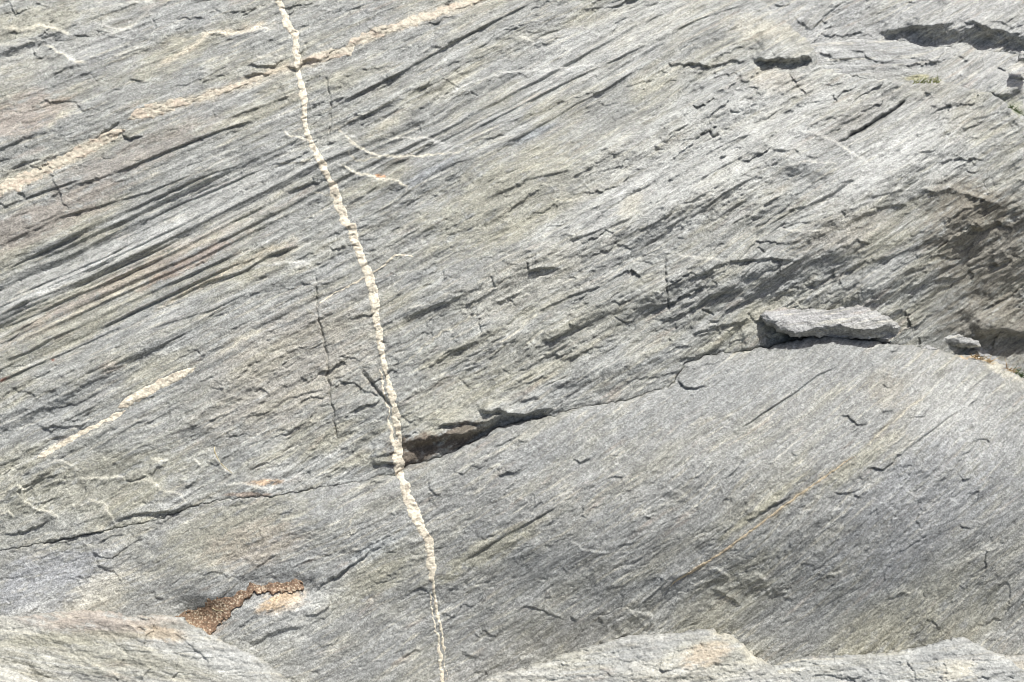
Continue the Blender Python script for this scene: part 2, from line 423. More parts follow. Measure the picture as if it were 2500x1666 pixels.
# ------------------------------------------------------------------ UPPER SLAB
STEP = 2.1
def build_upper():
    f = Field(-900, 3300, -330, 1460, STEP, (.33, .0001, .00015))
    X, Y = f.X, f.Y
    f.H[:] = macro(X, Y)
    # lie of the slab: swells that turn parts of it to or from the sun
    f.bump(1950, 480, 620, 230, 25, 60)
    f.bump(600, 250, 700, 220, 22, 35)
    for (x, y, rx, ry, an, am) in [(1500, 560, 260, 50, 25, 20), (1750, 455, 200, 42, 28, 22), (2050, 520, 170, 36, 26, 24), (2230, 385, 150, 36, 33, 26), (1650, 320, 260, 40, 25, 20), (1900, 650, 180, 40, 20, 22), (1250, 640, 220, 45, 28, 16),
                                   (1100, 830, 200, 45, 25, 16), (1400, 780, 190, 40, 24, 18), (1640, 690, 150, 36, 24, 20), (1950, 390, 130, 30, -22, 20), (1350, 420, 240, 40, 26, 16), (2300, 560, 120, 40, 25, 26), (2150, 700, 150, 40, 15, 24),
                                   (2080, 250, 130, 40, 20, 18), (1480, 900, 160, 34, 18, 18), (1850, 230, 170, 34, 24, 16), (650, 780, 200, 45, 26, 12), (350, 1080, 220, 50, 20, 14), (500, 960, 200, 40, 28, 12), (1000, 960, 120, 40, 22, 14)]:
        f.bump(x, y, rx, ry, an, am*(1.5 if x > 1200 else 1.2))
    f.bump(1250, 700, 600, 260, 25, 30)
    f.H -= sst(2250, 2800, X)*sst(250, 700, Y)*0.22
    b = np.exp(-((X-250)/620)**2-((Y-640+0.45*(X-350))/230)**2)
    b = np.maximum(b, 0.75*np.exp(-((X-1250)/560)**2-((Y-270+0.48*(X-1250))/110)**2))
    b = np.maximum(b, 0.5*np.exp(-((X-450)/520)**2-((Y-880+0.5*(X-450))/110)**2))
    b = np.maximum(b, 0.40*np.exp(-((X-250)/600)**2-((Y-200+0.35*(X-250))/260)**2))
    rock_relief(f, 1.0+0.35*sst(1150, 1700, X), beds=b+0.10, rough=1.0, seed=0)
    Lg = [
     ('c', 15, 5, 45, (0,1290, 200,1180, 450,1050, 600,930)), ('c', 13, 5, 40, (60,1110, 350,960, 560,880)), ('c', 15, 6, 50, (1200,1480, 1400,1390, 1560,1370)), ('c', 14, 6, 50, (700,1430, 900,1380, 1060,1300, 1240,1170)),
     ('c', 13, 6, 45, (620,1000, 800,1010, 1000,1090)), ('c', 14, 6, 50, (1400,1120, 1560,1040, 1760,1000)), ('c', 16, 6, 50, (1740,1110, 1900,1060, 2080,1070)), ('c', 12, 5, 40, (240,620, 480,600, 640,560)),
     ('c', 12, 6, 45, (700,760, 900,700, 1080,620)), ('c', 14, 6, 45, (1700,760, 1880,700, 2060,700)), ('e', 14, 6, 50, (1500,120, 1750,40, 2000,-60)), ('e', 13, 6, 45, (1300,600, 1550,480, 1800,400)), ('e', 13, 6, 45, (850,640, 1000,560, 1250,440)),
     ('e', 13, 6, 45, (450,640, 600,560, 850,470)), ('e', 12, 6, 45, (1350,800, 1600,690, 1900,560)), ('e', 12, 6, 40, (600,960, 760,860, 1000,760)), ('f', 15, 6, 45, (0,560, 250,470, 500,420)), ('f', 14, 6, 45, (600,480, 800,420, 1050,360)),
     ('f', 16, 7, 50, (1100,330, 1300,240, 1500,200)), ('f', 14, 6, 40, (100,740, 260,690, 500,640)), ('f', 15, 6, 40, (1560,420, 1750,380, 1950,300)), ('b', 12, 6, 45, (1000,1340, 1300,1200, 1600,1130)), ('b', 12, 6, 45, (1500,1500, 1800,1360, 2150,1220)),
     # sheet a
     ('a', 6, 3, 30, (1000,220, 1110,135, 1250,120, 1400,118)), ('a', 9, 5, 30, (1340,110, 1450,75, 1520,92, 1640,82, 1750,45)),
     ('a', 5, 3, 20, (370,275, 440,262, 490,262)), ('a', 7, 2.5, 25, (240,640, 280,650, 330,690, 440,685, 510,690, 545,740, 620,725, 690,765)),
     ('a', 8, 4, 30, (350,500, 430,470, 520,430)), ('a', 8, 4, 25, (1340,555, 1450,520, 1560,490)), ('a', 12, 4, 25, (1640,510, 1700,500, 1810,500)),
     ('a', 12, 4, 20, (1650,440, 1850,440, 1905,405)), ('a', 22, 6, 18, (1900,440, 2000,462, 2055,405, 2170,412)),
     ('a', 16, 3, 30, (820,850, 832,910, 880,925, 960,915)), ('a', 15, 5, 45, (690,1195, 900,1110, 1140,1010, 1340,930, 1500,870, 1700,810, 1780,765)),
     ('a', 12, 6, 35, (1480,810, 1800,700, 2010,620)), ('a', 8, 4, 25, (2060,700, 2210,692, 2338,640)), ('a', 8, 3, 20, (2050,545, 2170,510)),
     ('a', 7, 3, 25, (1860,60, 2000,45, 2120,15)), ('a', 6, 3, 25, (440,245, 620,240, 740,200)), ('a', 6, 3, 20, (850,530, 960,550, 1040,535)),
     ('a', 10, 5, 25, (300,1330, 500,1250, 720,1180)), ('a', 14, 6, 40, (0,1180, 170,1090, 420,1040)), ('a', 12, 4, 35, (0,1400, 330,1275, 560,1200)),
     ('a', 12, 5, 30, (330,1480, 620,1400, 1000,1290, 1340,1150)), ('a', 10, 4, 30, (820,1440, 1000,1350, 1330,1200, 1600,1110)),
     ('a', 9, 4, 30, (850,1560, 1150,1400, 1500,1250, 1850,1100, 2100,1090)), ('a', 10, 4, 30, (1900,1290, 2050,1250, 2250,1180)),
     ('a', 8, 3, 20, (1400,480, 1330,470)), ('a', 7, 3, 25, (600,960, 760,850, 820,790)), ('a', 9, 4, 30, (1900,1090, 2010,1050, 2100,1000)),
     # sheet b
     ('b', 17, 5, 40, (0,695, 200,600, 400,500, 650,360, 900,220, 1100,120, 1300,20, 1400,-20)), ('b', 14, 6, 22, (600,300, 690,325, 850,235, 858,195)),
     ('b', 13, 6, 30, (80,835, 260,742, 400,655, 480,605, 600,582, 710,540)), ('b', 7, 3, 20, (370,312, 550,235, 640,212)),
     ('b', 10, 3, 20, (1110,182, 1230,172, 1290,82, 1400,12, 1460,4)), ('b', 14, 4, 40, (720,975, 1000,825, 1400,620, 1700,475, 1900,385, 2170,250, 2338,172)),
     ('b', 12, 4, 35, (1000,1032, 1200,940, 1440,802, 1600,700, 1800,600, 2050,440)), ('b', 12, 5, 20, (1450,692, 1540,682, 1640,640, 1800,610)),
     ('b', 8, 3, 20, (1910,580, 2050,552, 2150,530)), ('b', 8, 3, 20, (2130,492, 2230,482)), ('b', 12, 4, 25, (2210,432, 2260,440, 2338,400)),
     ('b', 6, 2.5, 20, (900,960, 1060,918, 1250,880)), ('b', 9, 3.5, 25, (1640,1110, 1740,1040, 1830,990, 1920,930)), ('b', 7, 4, 20, (630,1322, 740,1270)),
     ('b', 8, 3, 18, (1170,1222, 1220,1252, 1270,1240)), ('b', 10, 4, 25, (2150,1280, 2270,1190)), ('b', 14, 7, 25, (50,1385, 290,1240)),
     ('b', 9, 4, 25, (380,1360, 600,1190, 800,1090, 920,1060)), ('b', 7, 3, 15, (2130,990, 2200,1012)), ('b', 7, 3, 18, (520,735, 640,700)),
     ('b', 7, 3, 18, (160,472, 250,462, 380,440)), ('b', 6, 3, 20, (740,470, 760,430, 850,410)), ('b', 8, 3, 20, (1195,820, 1330,760)),
     ('b', 6, 3, 18, (1730,690, 1820,705, 1910,680)), ('b', 6, 3, 20, (2140,860, 2290,775)), ('b', 5, 3, 20, (1280,410, 1350,400)), ('b', 5, 3, 20, (1600,420, 1750,290)),
     # sheet c
     ('c', 12, 3.5, 40, (-60,235, 0,200, 130,140, 330,70, 520,20)), ('c', 72, 12, 60, (520,402, 600,405, 730,412, 830,405, 900,395, 940,330)),
     ('c', 22, 6, 30, (-60,440, 0,432, 150,432, 215,456, 300,432, 380,412, 560,402)), ('c', 24, 6, 30, (440,562, 520,520, 570,465)),
     ('c', -44, 3, 75, (1095,955, 1250,880, 1400,780, 1545,680)), ('c', 20.5, 2.6, 14, (1095,955, 1250,880, 1400,780, 1545,680)), ('c', 32, 40, 60, (1560,1330, 1700,1290, 1860,1262, 2000,1310, 2200,1385, 2400,1500)),
     ('c', 18, 5, 25, (1800,1512, 1900,1432, 1990,1390)), ('c', 24, 6, 25, (1950,1520, 2080,1542, 2150,1490, 2260,1500)),
     ('c', 12, 4, 25, (1100,1232, 1200,1212, 1262,1150)), ('c', 6, 3, 18, (410,1276, 550,1262)), ('c', 10, 4, 20, (750,1322, 850,1290, 900,1240)),
     ('c', 7, 3, 22, (70,1372, 200,1300)), ('c', 10, 5, 20, (450,335, 520,315, 580,280)), ('c', 8, 3, 18, (1940,1130, 1990,1165, 2060,1140)),
     ('c', 8, 4, 20, (2130,1240, 2200,1225)), ('c', 8, 4, 20, (560,440, 650,460, 700,440)), ('c', 12, 4, 25, (560,640, 620,600)),
     ('c', 7, 3, 30, (0,1190, 250,1050, 500,900)), ('c', 6, 3, 30, (50,1380, 400,1190, 640,1080)), ('c', 8, 5, 30, (1430,1050, 1600,930, 1830,840)),
     ('c', 7, 3, 25, (900,920, 1050,900, 1130,870)), ('c', 9, 4, 25, (1280,1330, 1450,1290, 1580,1280)), ('c', 8, 4, 25, (2150,1000, 2280,960)),
     # sheet d
     ('d', 9, 3, 20, (0,770, 350,582, 700,412, 950,290, 1090,240)), ('d', 10, 5, 30, (0,920, 200,850, 340,762, 520,690)),
     ('d', 20, 18, 50, (0,1420, 200,1290, 430,1172, 520,1115, 740,985, 900,885, 1300,700)), ('d', 18, 6, 25, (1070,545, 1400,380, 1640,312, 1800,205, 2000,140, 2110,80)),
     ('d', 12, 5, 25, (600,745, 900,580, 1240,420, 1500,300, 1800,190)), ('d', 6, 3, 15, (1300,266, 1400,245)), ('d', 5, 2.5, 15, (1660,440, 1690,470, 1760,440)),
     ('d', 6, 2.5, 15, (1880,410, 1930,432, 1990,420)), ('d', 9, 3, 20, (2210,142, 2240,167, 2338,140)), ('d', 5, 2.5, 15, (2020,372, 2060,400, 2110,390)),
     ('d', 9, 3.5, 20, (250,1370, 370,1345, 450,1350, 540,1352, 600,1310)), ('d', 6, 2.5, 15, (1330,1045, 1450,1015)), ('d', 7, 3, 15, (1400,1100, 1500,1102)),
     ('d', 5, 2.5, 20, (1320,1402, 1420,1312, 1560,1260)), ('d', 5, 2.5, 20, (1600,1380, 1640,1312, 1800,1160)), ('d', 6, 2.5, 20, (1830,1172, 1870,1192, 2000,1142, 2200,1100)),
     ('d', 9, 3, 20, (2205,1085, 2280,1042, 2338,1062)), ('d', 5, 2.5, 20, (1920,1300, 2050,1240)), ('d', 12, 5, 30, (0,320, 160,240, 400,120, 600,10)),
     ('d', 12, 5, 30, (0,600, 200,490, 560,330, 900,170)), ('d', 10, 4, 30, (0,520, 300,390, 700,220, 1000,60)), ('d', 10, 4, 30, (0,700, 250,600, 600,420)),
     ('d', 9, 4, 30, (0,1050, 150,980, 500,830, 900,640)), ('d', 8, 5, 30, (1000,700, 1450,560, 1700,440)), ('d', 7, 3, 25, (1060,420, 1200,370, 1500,230, 1700,150)),
     # sheet e
     ('e', 7, 2.5, 18, (0,162, 60,130, 140,132)), ('e', 5, 2.5, 15, (140,92, 200,95, 240,100)), ('e', 22, 4, 35, (1265,262, 1300,302, 1400,285, 1480,292)),
     ('e', 10, 4, 20, (2225,362, 2270,402, 2338,372)), ('e', 6, 2.5, 18, (430,1172, 500,1152, 600,1110, 690,1050)), ('e', 9, 2.5, 20, (0,1050, 120,1062, 180,1112, 300,1150)),
     ('e', 6, 2.5, 20, (0,880, 100,890, 160,920)), ('e', 8, 3, 20, (430,1290, 480,1322, 560,1292, 640,1262)), ('e', 8, 3.5, 20, (1640,800, 1690,852, 1850,832, 1950,800)),
     ('e', 6, 3, 18, (1100,960, 1150,992, 1280,970)), ('e', 6, 3, 18, (1270,1062, 1300,1062, 1400,1010)), ('e', 34, 7, 30, (620,1372, 710,1337, 850,1327, 960,1338, 1090,1285)),
     ('e', 52, 9, 35, (930,1190, 945,1235, 1000,1262, 1085,1240, 1130,1272, 1200,1280, 1330,1262, 1460,1240)), ('e', 80, 16, 40, (425,1500, 520,1462, 700,1432, 880,1405, 980,1370, 1080,1300, 1200,1290)),
     ('e', 20, 5, 25, (250,1560, 330,1540, 400,1530)), ('e', 6, 3, 20, (2010,240, 2110,262, 2160,250)), ('e', 6, 3, 20, (640,780, 750,700)), ('e', 9, 4, 20, (320,880, 360,875, 410,835)),
     ('e', 6, 3, 20, (1900,1060, 2050,1020, 2200,1000)), ('e', 12, 4, 20, (2060,1035, 2200,1010, 2338,960)), ('e', 6, 3, 20, (560,420, 640,390)), ('e', 8, 4, 22, (1560,360, 1620,330)),
     ('e', 5, 3, 20, (330,460, 500,370, 700,300)), ('e', 8, 4, 25, (1110,240, 1150,255)), ('e', 6, 3, 20, (900,640, 1040,600)), ('e', 9, 5, 30, (1480,930, 1700,830, 1900,790)),
     # sheet f
     ('f', 18, 5, 35, (0,400, 180,332, 260,282, 400,242, 560,232, 640,222, 720,236, 850,242)), ('f', 11, 4, 25, (890,246, 1000,216, 1130,142, 1220,106, 1330,130)),
     ('f', 12, 4, 20, (1185,482, 1210,508, 1260,520)), ('f', 8, 4, 20, (1570,72, 1690,32)), ('f', 10, 4, 20, (1780,200, 1850,222, 1930,212)), ('f', 22, 5, 25, (2100,235, 2180,277, 2262,210)),
     ('f', 10, 4, 20, (190,335, 260,300)), ('f', 6, 3, 18, (620,525, 660,530)), ('f', 12, 5, 25, (2000,-10, 2060,20, 2110,-10)), ('f', 30, 12, 40, (440,838, 520,835, 640,815)),
     ('f', 85, 16, 50, (1930,760, 2060,735, 2200,722, 2338,738, 2500,745, 2700,760)), ('f', 34, 70, 60, (1500,690, 1760,690, 2050,722, 2338,745, 2700,800)), ('f', 14, 5, 25, (1850,380, 1930,340)), ('f', 12, 4, 22, (0,910, 60,900, 200,860, 330,800)),
    ]
    for (k, amp, w, dec, v) in Lg: f.ledge(T(k, *v), amp*(0.78 if w <= 4 and amp < 14 and k in 'bce' else 1), w, dec)
    Rg = [
     ('a', 9, 4, 40, (0,190, 180,190, 300,168, 400,200, 480,232)), ('a', 9, 4, 30, (280,290, 420,360, 530,422, 590,410)), ('a', 8, 4, 30, (620,130, 700,170, 780,196, 880,190, 960,100, 1050,20)),
     ('a', 7, 4, 30, (1240,262, 1400,215, 1560,230, 1700,200, 1900,190)), ('a', 7, 4, 30, (600,72, 850,22, 1050,2)), ('a', 10, 4, 25, (1900,880, 1960,920, 2060,935)),
     ('a', 7, 4, 30, (0,310, 150,290, 270,270, 290,300)), ('a', 7, 4, 30, (1700,380, 1850,390, 1900,370)),
     ('b', 9, 4, 30, (0,860, 100,970, 250,1040, 400,1052, 560,1045, 850,1020)), ('b', 9, 4, 25, (0,1100, 150,1170, 280,1200, 400,1212, 470,1250, 450,1310)),
     ('b', 7, 3, 30, (640,700, 760,620, 900,560, 1050,500, 1200,480, 1450,470, 1650,440, 1830,430)), ('b', 6, 3, 25, (280,942, 560,915, 700,970)),
     ('b', 7, 4, 25, (1200,240, 1330,270, 1450,240)), ('c', 16, 6, 50, (820,872, 930,888, 1050,942, 1200,1042, 1300,1090)), ('c', 22, 8, 45, (1620,1262, 1740,1262, 1850,1250, 1960,1290, 2110,1330, 2210,1385)),
     ('c', 8, 4, 30, (0,1400, 180,1340, 320,1310)), ('c', 8, 5, 35, (500,140, 700,60)), ('c', 10, 5, 40, (720,1120, 900,1080, 1100,1100)), ('c', 12, 6, 40, (1350,1180, 1600,1100, 1800,1060)),
     ('c', 9, 4, 30, (680,1545, 900,1550, 1050,1530)), ('d', 10, 4, 35, (1640,300, 1750,262, 1900,250, 2030,242, 2110,290)), ('e', 7, 3, 25, (420,590, 460,560, 600,530)),
     ('e', 6, 3, 25, (750,720, 800,690)), ('f', 8, 4, 30, (0,190, 100,215, 320,235)), ('g', 9, 4, 30, (230,130, 400,80, 480,100, 530,150)),
     ('g', 10, 4, 30, (20,292, 110,242, 160,270, 160,360, 250,402, 340,422, 380,462, 380,540)), ('g', 7, 4, 25, (540,200, 700,192, 820,190, 860,215)),
     ('g', 9, 4, 28, (840,232, 1000,206, 1080,270, 1200,300, 1270,372)), ('g', 9, 4, 25, (480,402, 600,342, 700,362, 725,432, 790,515)), ('g', 7, 4, 25, (1300,60, 1350,110)),
     ('g', 7, 4, 25, (1000,60, 1130,80)), ('g', 8, 4, 25, (1500,240, 1650,235, 1740,260, 1850,250)), ('g', 9, 4, 22, (1440,30, 1480,110, 1560,162)),
     ('g', 6, 3, 20, (0,430, 60,420, 90,470)),
    ]
    for (k, amp, w, dec, v) in Rg:
        f.rise(T(k, *v), amp*(1.6 if k == 'g' else 1.35 if k == 'a' else 1.1), w, dec, 0.7)
    for (k, amp, w, dec, v) in [('g', 9, 3.5, 22, (1220,290, 1300,222, 1440,60)), ('g', 9, 4, 20, (1870,312, 1990,290, 2130,250)), ('g', 6, 3, 20, (220,240, 260,200, 310,195)),
                                ('g', 24, 4, 25, (280,630, 380,610, 560,580, 760,545)), ('g', 10, 4, 22, (830,200, 900,215, 1000,170)), ('g', 8, 4, 22, (380,560, 600,480, 720,440)),
                                ('g', 18, 4, 25, (740,500, 900,440, 1160,420, 1260,380)), ('g', 8, 4, 22, (1020,180, 1050,130, 1100,105)), ('h', 26, 5, 30, (230,98, 300,95, 400,92)),
                                ('g', 12, 3, 22, (0,590, 150,560, 300,500))]:
        f.ledge(T(k, *v), amp, w, dec)
    Cg = [('a', 11, 2.2, (2175,510, 2210,600, 2225,700, 2215,850, 2215,925)), ('a', 6, 2, (2040,280, 2057,320, 2030,370, 1990,350)), ('a', 4, 2, (600,490, 650,560)),
          ('b', 6, 2.5, (890,600, 900,625, 940,640)), ('b', 6, 2.5, (1030,540, 1000,570, 975,625)), ('c', 9, 2.5, (360,740, 380,760, 430,752)), ('c', 14, 2.6, (225,880, 250,922, 290,900)),
          ('c', 8, 2.6, (1115,1420, 1140,1462)), ('d', 14, 2.0, (2110,300, 2125,450, 2135,620, 2170,720, 2190,850, 2200,1000, 2220,1150, 2250,1350, 2285,1540)),
          ('e', 12, 3, (1268,250, 1285,305)), ('e', 13, 2.3, (2195,210, 2205,400, 2222,540, 2232,600)), ('e', 6, 2, (1850,620, 1945,670)), ('e', 22, 4.0, (170,975, 230,1080, 310,1160, 345,1215)),
          ('e', 5, 2, (820,1030, 890,1112)), ('f', 9, 2.3, (550,148, 570,165, 600,190)), ('f', 9, 2.3, (170,565, 205,580, 255,617)), ('b', 5, 2, (1640,1250, 1680,1290, 1680,1330)),
          ('a', 7, 2.5, (1340,925, 1360,950)), ('e', 8, 2.2, (285,780, 330,790)), ('a', 12, 3.5, (120,1290, 165,1335)), ('a', 5, 2, (1440,740, 1440,800)), ('c', 46, 4.2, (1080,965, 1250,880, 1400,780, 1555,672)), ('f', 6, 2, (320,120, 240,180))]
    for (k, dep, w, v) in Cg: f.crack(T(k, *v), dep, w)
    # colour
    rock_colour(f, 0, olive=0.70, pale=0.55)
    for (k, amp, w, dec, v) in Rg: f.tint_line(T(k, *v), 3.5, (0.46, 0.45, 0.40), 0.75)
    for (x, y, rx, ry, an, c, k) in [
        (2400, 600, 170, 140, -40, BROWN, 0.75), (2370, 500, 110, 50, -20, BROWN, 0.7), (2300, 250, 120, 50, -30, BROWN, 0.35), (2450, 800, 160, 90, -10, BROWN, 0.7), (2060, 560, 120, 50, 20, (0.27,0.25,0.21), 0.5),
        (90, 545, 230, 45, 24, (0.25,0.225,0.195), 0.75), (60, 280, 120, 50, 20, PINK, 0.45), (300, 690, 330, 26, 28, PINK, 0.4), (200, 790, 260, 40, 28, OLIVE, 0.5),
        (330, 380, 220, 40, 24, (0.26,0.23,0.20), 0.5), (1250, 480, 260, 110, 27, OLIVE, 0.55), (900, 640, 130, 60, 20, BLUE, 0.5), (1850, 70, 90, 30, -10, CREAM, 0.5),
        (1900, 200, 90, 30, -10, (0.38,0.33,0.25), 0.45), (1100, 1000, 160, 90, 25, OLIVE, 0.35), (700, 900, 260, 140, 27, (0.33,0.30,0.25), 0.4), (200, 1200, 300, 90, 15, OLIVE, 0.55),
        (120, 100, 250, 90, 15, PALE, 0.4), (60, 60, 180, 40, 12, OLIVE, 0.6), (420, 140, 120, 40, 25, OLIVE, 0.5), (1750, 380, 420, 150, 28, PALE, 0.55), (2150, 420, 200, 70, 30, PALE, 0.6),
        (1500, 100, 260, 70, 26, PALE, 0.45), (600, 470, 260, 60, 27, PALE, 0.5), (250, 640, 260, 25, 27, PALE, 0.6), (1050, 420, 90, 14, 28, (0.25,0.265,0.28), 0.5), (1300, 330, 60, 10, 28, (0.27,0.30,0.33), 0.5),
        (2250, 330, 140, 120, 20, PALE, 0.4), (1900, 780, 160, 60, 20, OLIVE, 0.4), (1350, 850, 260, 60, 22, OLIVE, 0.3), (1010, 1095, 70, 40, 20, (0.13,0.108,0.085), 1.0), (1110, 1070, 70, 30, 25, (0.13,0.108,0.085), 0.95),  # last two: brown rock of the crack cavity, darkened further with painted shade
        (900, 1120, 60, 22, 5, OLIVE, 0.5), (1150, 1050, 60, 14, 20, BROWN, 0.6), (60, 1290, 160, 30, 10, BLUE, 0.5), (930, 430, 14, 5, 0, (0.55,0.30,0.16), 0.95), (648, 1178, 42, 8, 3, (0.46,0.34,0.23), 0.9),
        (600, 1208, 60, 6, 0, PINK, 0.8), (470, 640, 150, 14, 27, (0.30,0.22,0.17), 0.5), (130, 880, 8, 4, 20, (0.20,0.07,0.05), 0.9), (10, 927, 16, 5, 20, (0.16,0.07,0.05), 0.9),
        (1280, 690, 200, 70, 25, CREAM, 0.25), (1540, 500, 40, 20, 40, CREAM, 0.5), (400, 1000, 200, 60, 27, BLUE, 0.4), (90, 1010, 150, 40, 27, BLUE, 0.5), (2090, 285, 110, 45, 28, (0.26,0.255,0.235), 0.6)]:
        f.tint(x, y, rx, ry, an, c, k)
    for (k, w, c, q, v) in [('a', 5, CREAM, 0.8, (0,190, 180,190, 300,168, 400,200, 480,232)), ('a', 4, CREAM, 0.9, (280,290, 420,360, 530,422, 590,410)),
                            ('a', 7, (0.55,0.50,0.40), 0.9, (1000,480, 1150,400, 1290,320, 1400,220, 1560,215, 1740,170, 1900,160)),
                            ('a', 6, CREAM, 0.7, (300,880, 420,760, 530,720)), ('b', 3.5, CREAM, 0.95, (-50,800, 0,860, 100,970, 250,1040, 400,1052, 560,1045, 850,1020)),
                            ('b', 3.5, CREAM, 0.95, (0,1100, 150,1170, 280,1200, 400,1212, 470,1250, 450,1310)), ('b', 3, PALE, 0.9, (640,700, 760,620, 900,560, 1050,500, 1200,480, 1450,470, 1650,440, 1830,430)),
                            ('a', 4, CREAM, 0.9, (1900,880, 1960,920, 2060,935)), ('d', 3, CREAM, 0.95, (2060,570, 2110,605)), ('d', 5, CREAM, 0.6, (1450,870, 1700,720, 1800,700)),
                            ('d', 8, (0.45,0.41,0.32), 0.7, (1000,600, 1240,460, 1500,320, 1800,170, 2050,60)), ('b', 4, PALE, 0.8, (0,900, 150,920)), ('b', 8, CREAM, 0.6, (260,860, 420,795)),
                            ('a', 4, CREAM, 0.7, (1850,1100, 2000,1100, 2130,1050)), ('a', 4, CREAM, 0.7, (2100,1290, 2250,1310)), ('a', 15, (0.46,0.41,0.32), 0.8, (-200,1370, 0,1280, 200,1190, 450,1070, 620,975, 760,905, 850,870)),
                            ('a', 13, (0.45,0.40,0.31), 0.8, (850,810, 960,760, 1140,710, 1300,675, 1500,610, 1700,540, 1850,470, 2000,430, 2338,350)), ('b', 12, (0.45,0.40,0.31), 0.8, (0,340, 250,225, 430,170, 600,110, 750,60, 950,5, 1100,-60)),
                            ('b', 3, PALE, 0.9, (560,915, 700,970, 850,990, 940,1010)), ('b', 3, CREAM, 0.8, (50,1010, 120,1080, 200,1070, 320,1050)), ('b', 3, PALE, 0.8, (890,1105, 930,1150, 1000,1160)),
                            ('b', 3, CREAM, 0.7, (1400,1310, 1450,1345, 1650,1340)), ('d', 4, CREAM, 0.7, (0,820, 300,690, 700,500, 1000,350)), ('d', 5, PALE, 0.8, (0,560, 400,380, 800,190, 1100,60)),
                            ('d', 4, PALE, 0.8, (0,440, 300,310, 700,130)), ('a', 5, PALE, 0.7, (600,1560, 1000,1400, 1500,1160, 1850,1020)), ('e', 3, CREAM, 0.7, (400,960, 700,720, 1000,560)), ('e', 3, CREAM, 0.6, (900,880, 1100,780, 1300,640)),
                            ('a', 4, CREAM, 0.6, (1130,260, 1260,265, 1400,215)), ('a', 3, PALE, 0.8, (340,290, 380,330, 480,385, 530,425)), ('d', 3, PALE, 0.7, (1650,300, 1900,250, 2040,245, 2110,290))]:
        f.tint_line(T(k, *v), w, c, q)
    v = sst(880, 1000, X)*(1-sst(1300, 1420, X))
    f.H += 0.004*(1-sst(1400, 1600, X))
    sd = f.sdf(UPPER)
    f.H += edge(f, sd, 7+13*v, 0.006+0.02*v, 0.006)
    f.sd = sd
    return f

FU = build_upper()
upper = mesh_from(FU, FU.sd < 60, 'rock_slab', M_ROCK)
upper = wrap(upper)
tag(upper, 'large grey layered schist slab above the long crack, crossed by pale quartz veins', 'rock slab')

